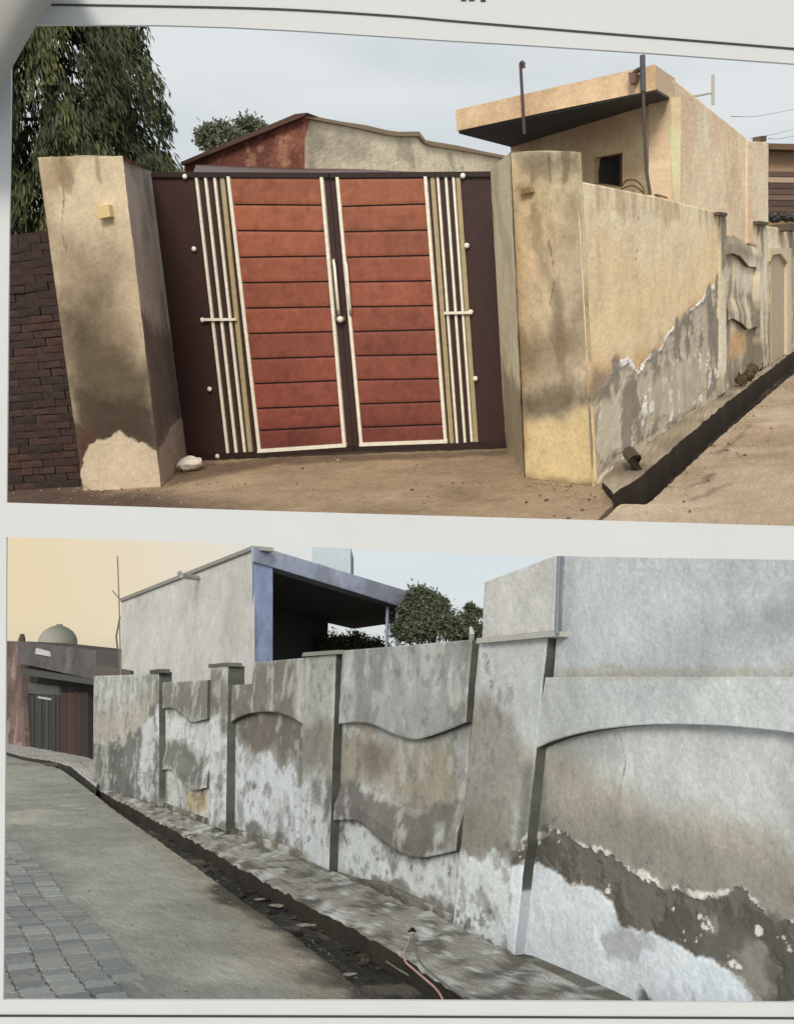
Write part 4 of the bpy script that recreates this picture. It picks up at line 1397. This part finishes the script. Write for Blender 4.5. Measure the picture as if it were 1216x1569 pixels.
b.tube([WB.pt(853, 972, 0.13), WB.pt(854, 930, 0.12), WB.pt(857, 845, 0.11)], 0.014, lin((112, 118, 130)), 8)
tag(b.build('rain_pipe', M_PLASTIC, None, B), 'thin blue grey pipe running up beside the tall pilaster top', 'pipe')

wpatch('recessed_panel', [(504, 1338), (600, 1378), (700, 1425)], [(520, 998), (620, 990), (728, 981)], 0, -0.15, None, seed=46)
wpatch('raised_panel', smooth([(518, 1109), (545, 1107), (570, 1110), (600, 1124), (635, 1133), (672, 1123), (713, 1107)], 5), [(524, 997), (620, 989), (722, 980)], 0.07, 0.0, SIDE, seed=47)
wpatch('raised_panel', smooth([(510, 1257), (546, 1258), (572, 1278), (610, 1305), (645, 1314), (698, 1304)], 5), smooth([(514, 1196), (552, 1206), (582, 1222), (615, 1238), (655, 1241), (703, 1231)], 5), 0.07, 0.0, SIDE, seed=48, ramp=True)
q = wpatch('pilaster', [(458, 1314), (503, 1335)], [(467, 1007), (514, 1003)], 0.09, -0.1, SIDE, seed=49)
b = MB()
b.pprism(WB, [(462, 1006), (518, 1002), (519, 996), (464, 1000)], -0.06, 0.12, lin((150, 150, 142)))
b.build('cap', M_PLASTER, q)
wpatch('recessed_panel', [(349, 1276), (464, 1318)], [(353, 1060), (468, 1020)], 0, -0.1, None, seed=50)
wpatch('arch_surround', smooth([(353, 1106), (370, 1097), (390, 1092), (418, 1091), (445, 1099), (467, 1113)], 5), [(355, 1050), (386, 1048), (389, 1015), (467, 1008)], 0.085, -0.1, SIDE, seed=51)
q = wpatch('pilaster', [(319, 1264), (345, 1274)], [(322, 1022), (349, 1020)], 0.11, -0.1, SIDE, seed=52)
b = MB()
b.pprism(WB, [(319, 1023), (350, 1021), (350, 1015), (319, 1018)], -0.05, 0.12, lin((104, 104, 98)))
b.build('cap', M_PLASTER, q)
wpatch('recessed_panel', [(246, 1236), (322, 1266)], [(247, 1050), (324, 1046)], 0, -0.1, None, seed=53)
wpatch('raised_panel', smooth([(248, 1086), (262, 1085), (275, 1092), (292, 1106), (316, 1102)], 5), [(248, 1046), (318, 1042)], 0.055, 0.0, SIDE, seed=54)
wpatch('raised_panel', smooth([(248, 1180), (260, 1180), (275, 1195), (294, 1211), (316, 1207)], 5), smooth([(248, 1150), (262, 1152), (278, 1162), (296, 1172), (317, 1166)], 5), 0.055, 0.0, SIDE, seed=55, ramp=True)
q = wpatch('pilaster', [(226, 1226), (243, 1236)], [(229, 1030), (243, 1029)], 0.10, -0.1, SIDE, seed=56)
b = MB()
b.pprism(WB, [(229, 1032), (244, 1031), (244, 1025), (229, 1027)], -0.03, 0.13, lin((84, 86, 80)))
b.build('cap', M_PLASTER, q)
wpatch('wall_face', [(142, 1206), (228, 1230)], [(143, 1036), (230, 1033)], 0.075, -0.15, None, seed=57)
# crumbled render skirt at the foot
wpatch('skirt', [(500, 1352), (600, 1400), (700, 1455)], [(505, 1333), (540, 1345), (580, 1352), (640, 1378), (695, 1405)], 0.03, -0.05, None, seed=58, paint=FT, rough=0.02)
wpatch('skirt', [(240, 1245), (350, 1290), (500, 1352)], [(243, 1228), (352, 1268), (420, 1290), (502, 1322)], 0.03, -0.05, None, seed=59, paint=FT, rough=0.02)
wpatch('skirt', [(700, 1470), (800, 1500), (960, 1565)], [(700, 1446), (790, 1468), (860, 1498), (960, 1545)], 0.13, -0.05, None, seed=60, paint=FT, rough=0.02)

# ---- house behind the wall
HW = Plane(B, WB.p0 - WB.n * 1.3, WB.u)
ph = Paint(HW, gB, 81).base((202, 200, 194)).blot((184, 182, 174), 0.7, 0.05, 0.12, 0.6).blot((212, 210, 206), 1.0, 0.12, 0.1, 0.5)
ph.line([(300, 885), (301, 960), (300, 1030)], (182, 172, 150), 0.04, 0.06, 0.05, 3, 0.7)
hb = thing('open_house', B, HW.pt(388, 1060) * np.array([1, 1, 0]), 'white house with blue grey roof edge and open dark porch behind the wall', 'house')
b = MB()
b.patch(HW, [(186, 1080), (388, 1100)], [(186, 920), (270, 886), (388, 839)], 0, -0.02, ph, 2.4, None, None, 0.004, 0.004, 61)
b.build('side_wall', M_PLASTER, hb)
b = MB()
b.pprism(HW, [(184, 922), (387, 842), (387, 836), (184, 917)], -0.3, 0.05, lin((150, 150, 146)))
b.build('roof_edge', M_PLASTER, hb)
hcn = HW.pt(389, 900, 0.0)
HP = Plane(B, hcn, B.dir(1265, 1098))
BLUE = (160, 174, 204)
ppt = Paint(HP, gB, 82).base(BLUE).blot((138, 150, 176), 1.2, 0.06, 0.1, 0.6).blot((184, 192, 210), 1.5, 0.12, 0.1, 0.5)
b = MB()
b.patch(HP, [(389, 1080), (418, 1082)], [(389, 862), (418, 868)], 0, -0.03, ppt, 2.2, lin((110, 120, 140)), None, 0.003, 0.004, 62)
b.build('pier', M_PLASTER, hb)
pft = Paint(HP, gB, 83).base((176, 182, 200)).blot((146, 152, 166), 0.9, 0.04, 0.1, 0.7).blot((200, 204, 212), 1.5, 0.12, 0.1, 0.5)
b = MB()
b.patch(HP, [(389, 861), (418, 869), (540, 906), (665, 946)], [(389, 838), (402, 838), (540, 880), (665, 918)], 0.03, -0.02, pft, 2.2, None, None, 0.004, 0.004, 63)
b.build('roof_beam', M_PLASTER, hb)
b = MB()
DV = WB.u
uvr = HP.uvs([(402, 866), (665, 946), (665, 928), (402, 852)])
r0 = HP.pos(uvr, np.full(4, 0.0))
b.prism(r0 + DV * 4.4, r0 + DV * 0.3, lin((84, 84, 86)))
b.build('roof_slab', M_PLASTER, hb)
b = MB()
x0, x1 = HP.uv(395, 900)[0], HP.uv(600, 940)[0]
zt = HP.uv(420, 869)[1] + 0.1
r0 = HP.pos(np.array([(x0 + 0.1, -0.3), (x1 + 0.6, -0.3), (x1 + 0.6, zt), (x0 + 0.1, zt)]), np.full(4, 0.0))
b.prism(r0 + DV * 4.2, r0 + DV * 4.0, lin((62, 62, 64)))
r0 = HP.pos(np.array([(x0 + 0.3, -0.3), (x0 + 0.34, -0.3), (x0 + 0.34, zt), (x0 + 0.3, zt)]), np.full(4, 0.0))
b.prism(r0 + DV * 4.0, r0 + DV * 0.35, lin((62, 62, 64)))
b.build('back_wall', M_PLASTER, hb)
for px in (594, 609):
    b = MB()
    uq = HP.uv(px, 960, -0.1)
    vt = HP.uv(px, 930, -0.1)[1]
    b.uvprism(HP, [(uq[0] - .03, -0.3), (uq[0] + .03, -0.3), (uq[0] + .03, vt), (uq[0] - .03, vt)], -0.14, -0.09, lin((150, 162, 186)))
    b.build('post', M_PLASTER, hb)
b = MB()
b.tube([HW.pt(303, 886, 0.05), HW.pt(290, 884, 0.25), HW.pt(277, 882, 0.5), HW.pt(275, 878, 0.5)], 0.05, lin((150, 150, 146)), 8)
b.build('rain_spout', M_PLASTIC, hb)
b = MB()
cq = [B.at(x, y, 19) for x, y in ((478, 900), (537, 900), (537, 838), (478, 838))]
cq = np.array(cq)
b.prism(cq + np.array([0, 1.5, 0]), cq, lin((176, 190, 200)))
tag(b.build('water_tank', M_SMOOTH, None, B), 'pale blue box tank behind the roof edge of the white house', 'tank')
b = MB()
b.tube([B.at(185, 1040, 21), B.at(183, 940, 21), B.at(180, 852, 21)], 0.016, lin((130, 124, 112)), 6)
b.tube([B.at(172, 905, 21), B.at(186, 921, 21)], 0.014, lin((130, 124, 112)), 6)
b.tube([B.at(184, 1030, 21), B.at(178, 975, 21), B.at(184, 945, 21)], 0.02, lin((96, 92, 86)), 6)
tag(b.build('antenna_pole', M_METAL, None, B), 'thin grey antenna pole at the far corner of the white house', 'pole')
b = MB()
b.tube([WB.pt(722, 982, 0.0), WB.pt(723, 972, 0.02), WB.pt(721, 962, 0.0)], [0.018, 0.02, 0.012], lin((190, 190, 186)), 8)
tag(b.build('broken_plaster_stub', M_PLASTER, None, B), 'little white stub on the wall top left of the tall pilaster', 'stub')

# trees behind the porch
for k, (dist, blobs, n, lab) in enumerate((
        (20, ((640, 912, 15, 0), (658, 918, 14, 1), (668, 940, 22, 1), (648, 958, 26, 0), (690, 962, 20, 0), (622, 965, 22, 1), (676, 925, 10, 0), (628, 930, 14, 0)), 7000, 'dense dark green tree rising right of the porch roof'),
        (21, ((716, 950, 12, 0), (728, 966, 14, 0), (707, 975, 15, 1), (733, 940, 6, 0), (720, 932, 7, 0)), 2200, 'thin dark tree beside the tall pilaster top'),
        (24, ((510, 992, 20, 0), (545, 990, 20, 0), (575, 996, 18, 0)), 4000, 'low dark shrub glimpsed under the porch roof'))):
    s_ = dist / F
    bl = [(B.at(x, y, dist + dz), r * s_) for x, y, r, dz in blobs]
    g0 = np.mean([q[0] for q in bl], axis=0)
    g0 = np.array([g0[0], g0[1], -0.3])
    round_tree(B, g0, 3.0, bl, 'leafy_tree' if k < 2 else 'leafy_shrub', lab, int(n * 1.8), 0.085, (72, 82, 68), (112, 120, 96), 'trees behind the porch', 'tree' if k < 2 else 'shrub')

# ---- old shop at the end of the street
s0, s1 = B.ground(38, 1149), B.ground(140, 1169)
SP = Plane(B, s0, s1 - s0)
sh = thing('old_shop', B, B.ground(90, 1159), 'dark old shop front with green and red doors at the street end', 'shop')


def spx(name, px, w0, w1, col, mat=M_PLASTER, parent=sh):
    b = MB()
    b.pprism(SP, px, w0, w1, lin(col, gB))
    return b.build(name, mat, parent)


psd = Paint(SP, gB, 91).base((104, 100, 100)).blot((70, 70, 70), 0.8, 0.02, 0.1, 0.7).blot((134, 130, 128), 1.0, 0.14, 0.08, 0.6)
b = MB()
b.patch(SP, [(28, 1016), (147, 1042)], [(26, 982), (147, 996)], 0.25, -1.5, psd, 2.0, None, None, 0.01, 0.0, 70)
b.build('parapet', M_PLASTER, sh)
b = MB()
b.patch(SP, [(28, 1148), (150, 1170)], [(28, 1010), (148, 1030)], -0.25, -1.6, Paint(SP, gB, 92).base((66, 64, 64)).blot((44, 44, 44), 1, 0.0, 0.1, 0.7), 2.2, None, None, 0.01, 0.0, 71)
b.build('back_wall', M_PLASTER, sh)
spx('lintel', [(34, 1034), (146, 1050), (146, 1042), (34, 1024)], -0.2, 0.4, (84, 84, 82))
for k in range(9):
    x = 42 + k * 5.4
    spx('shutter_slat', [(x, 1146 + k), (x + 4.8, 1147 + k), (x + 4.8, 1066), (x, 1064)], -0.24, -0.12 + 0.03 * (k % 2), ((50, 53, 50), (44, 47, 45), (56, 58, 55))[k % 3], M_METAL)
for k in range(4):
    x = 92 + k * 11
    spx('door_panel', [(x, 1156 + k * 2.5), (x + 10, 1158 + k * 2.5), (x + 10, 1062), (x, 1060)], -0.24, -0.10, ((66, 50, 48), (76, 53, 51), (64, 49, 48), (50, 45, 45))[k], M_SMOOTH)
spx('transom', [(40, 1062), (90, 1068), (90, 1052), (40, 1046)], -0.24, -0.15, (88, 94, 90), M_SMOOTH)
spx('sign_board', [(54, 1002), (75, 1006), (74, 998), (55, 993)], 0.25, 0.3, (206, 204, 200), M_SMOOTH)
spx('light_tube', [(58, 1070), (76, 1073), (76, 1070), (58, 1067)], -0.1, -0.05, (190, 194, 188), M_SMOOTH)
ppk = Paint(SP, gB, 93).base((128, 108, 102)).blot((92, 80, 76), 1.2, 0.02, 0.1, 0.7).blot((176, 156, 146), 1.5, 0.12, 0.08, 0.6)
b = MB()
b.patch(SP, [(-30, 1138), (40, 1149)], [(-30, 980), (30, 985)], 0.02, -1.5, ppk, 2.0, None, None, 0.015, 0.0, 72)
b.build('pier', M_PLASTER, sh)
b = MB()
tcn = SP.pt(88, 992, -1.3)
rr = 27 / F * np.linalg.norm(tcn - B.o)
V, Fc = [], []
prof = [(1.0, -0.2), (1.0, 0.35), (0.96, 0.5), (0.88, 0.68), (0.72, 0.88), (0.5, 1.03), (0.3, 1.12), (0.18, 1.15), (0.17, 1.22), (0.0, 1.24)]
for i, (r, z) in enumerate(prof):
    for k in range(20):
        a = 2 * math.pi * k / 20
        V.append((tcn[0] + rr * r * math.cos(a), tcn[1] + rr * r * math.sin(a), tcn[2] + rr * z))
for i in range(len(prof) - 1):
    for k in range(20):
        Fc.append((i * 20 + k, i * 20 + (k + 1) % 20, (i + 1) * 20 + (k + 1) % 20, (i + 1) * 20 + k))
b.add(V, Fc, lin((176, 180, 172)))
tag(b.build('dome_tank', M_SMOOTH, None, B, None, True), 'rounded grey water tank on the old shop roof', 'tank')
b = MB()
pt0 = SP.pt(33, 985, 0.0)
b.tube([offs(pt0, 0, 0, -0.1), offs(pt0, 0, 0, 0.12), offs(pt0, 0, 0, 0.3)], [0.12, 0.12, 0.07], lin((90, 86, 84)), 8)
tag(b.build('roof_pot', M_PLASTER, None, B), 'small dark pot on the left end of the old shop parapet', 'pot')
b = MB()
LWp = Plane(B, B.at(165, 1040, 22.5), np.array([1.0, -0.2, 0]))
b.pprism(LWp, [(146, 1080), (200, 1080), (200, 1028), (188, 1026), (146, 1018)], -0.3, 0, lin((92, 88, 84)))
tag(b.build('low_parapet', M_PLASTER, None, B), 'low dark parapet between the old shop and the white house', 'parapet')
# raised pavement in front of the shop
p = Paint(GBd, gB, 95).base((196, 192, 184)).blot((170, 166, 158), 0.6, 0.06, 0.12, 0.6)
b = MB()
b.grid(GBd, resample(GBd.uvs([(148, 1206), (108, 1174), (80, 1166), (40, 1160), (-40, 1140)], 0.1), 120), resample(GBd.uvs([(160, 1168), (125, 1158), (80, 1150), (40, 1142), (-40, 1126)], 0.1), 120), 30, 0.1, -0.2, p, lin((60, 60, 56)), None, 0.02, 0.01, 73)
tag(b.build('pavement', M_GROUND, None, B), kind='structure')
b = MB()
b.tube([B.ground(70, 1172, 0.03), B.ground(104, 1174, 0.03)], 0.05, lin((70, 68, 64)), 7)
tag(b.build('drain_cover_bar', M_METAL, None, B), 'dark bar lying at the edge of the pale shop pavement', 'bar')

# ---- things in the drain
hole = B.ground(630, 1440, 0.02)
b = MB()
wp_ = [(630, 1432, .09), (625, 1445, .085), (619, 1460, .075), (621, 1474, .06), (634, 1486, .045), (650, 1500, .035), (666, 1514, .03), (676, 1528, .03), (684, 1549, .03)]
b.tube([B.ground(*q) for q in [tuple(t) for t in smooth(wp_, 5)]], 0.0062, lin((188, 148, 142)), 6)
tag(b.build('wire', M_PLASTIC, None, B), 'pink electric wire trailing from the wall foot along the drain', 'wire')
b = MB()
wp_ = [(633, 1432, .09), (636, 1450, .085), (640, 1468, .08), (652, 1484, .07), (676, 1504, .06), (700, 1522, .05), (735, 1548, .05)]
b.tube([B.ground(*q) for q in [tuple(t) for t in smooth(wp_, 5)]], 0.006, lin((110, 106, 98)), 6)
tag(b.build('wire', M_PLASTIC, None, B), 'grey electric wire trailing beside the pink one in the drain', 'wire')
b = MB()
b.tube([B.ground(*q) for q in ((592, 1474, -.08), (610, 1486, -.07), (635, 1500, -.08))], 0.006, lin((130, 126, 118)), 6)
tag(b.build('stick', M_BARK, None, B), 'thin dry stick lying in the drain left of the pink wire', 'stick')
b = MB()
b.ball(B.ground(631, 1428, 0.07), 0.026, lin((36, 34, 31)), 10, 6, (1.0, 0.4, 0.8))
b.V[-1] += nrng.normal(0, 0.006, b.V[-1].shape)
b.build('wire_hole', M_GROUND, bwall)
for k, (x, y, r, lab) in enumerate(((536, 1493, 0.035, 'pale crumpled scrap in the drain nearest the page bottom'), (425, 1388, 0.06, 'pale flat scrap in the drain below the small arch panel'), (470, 1418, 0.06, 'long pale flat scrap in the middle of the drain'),
                                    (398, 1378, 0.04, 'small pale scrap farthest along the drain'))):
    b = MB()
    c = B.ground(x, y, -0.10)
    b.ball(c, r, lin((140, 136, 126)), 12, 7, (1.3, 0.8, 0.14))
    V = b.V[-1]
    q = V - c
    V += (r * 0.8 * fbm(q[:, 0] * 30 + k, q[:, 1] * 30 + q[:, 2] * 40, 9 + k))[:, None] * np.array([1, 1, 0.5])
    tag(b.build('litter_scrap', M_PLASTIC, None, B), lab, 'litter', 'scraps in the drain')

grit(B, [([(600, 1545), (470, 1432), (440, 1445), (540, 1545)], 4), ([(470, 1432), (250, 1284), (230, 1300), (440, 1450)], 4), ([(10, 1530), (560, 1530), (300, 1300), (60, 1260)], 3)],
     420, 0.004, 0.010, [(120, 116, 106), (132, 128, 118), (96, 92, 84), (84, 80, 73)], 'road_grit', 'loose grit along the road edge beside the drain')
b = MB()
for i in range(60):                       # silt and rubbish in the channel
    t = nrng.random()
    x, y = 590 - 450 * t + nrng.normal(0, 10), 1490 - 285 * t + nrng.normal(0, 8)
    c = B.ground(x, y, -0.11)
    r = nrng.uniform(0.012, 0.04) * (1 - 0.3 * t)
    b.ball(c, r, lin([(56, 53, 47), (70, 66, 58), (48, 46, 42), (80, 75, 66)][nrng.integers(4)]), 7, 5, (1.5, 1.2, 0.35))
    b.V[-1] += nrng.normal(0, r * 0.2, b.V[-1].shape)
tag(b.build('drain_silt', M_GROUND, None, B), 'dark lumpy silt and rubbish lying in the open drain', 'silt', kind='stuff')
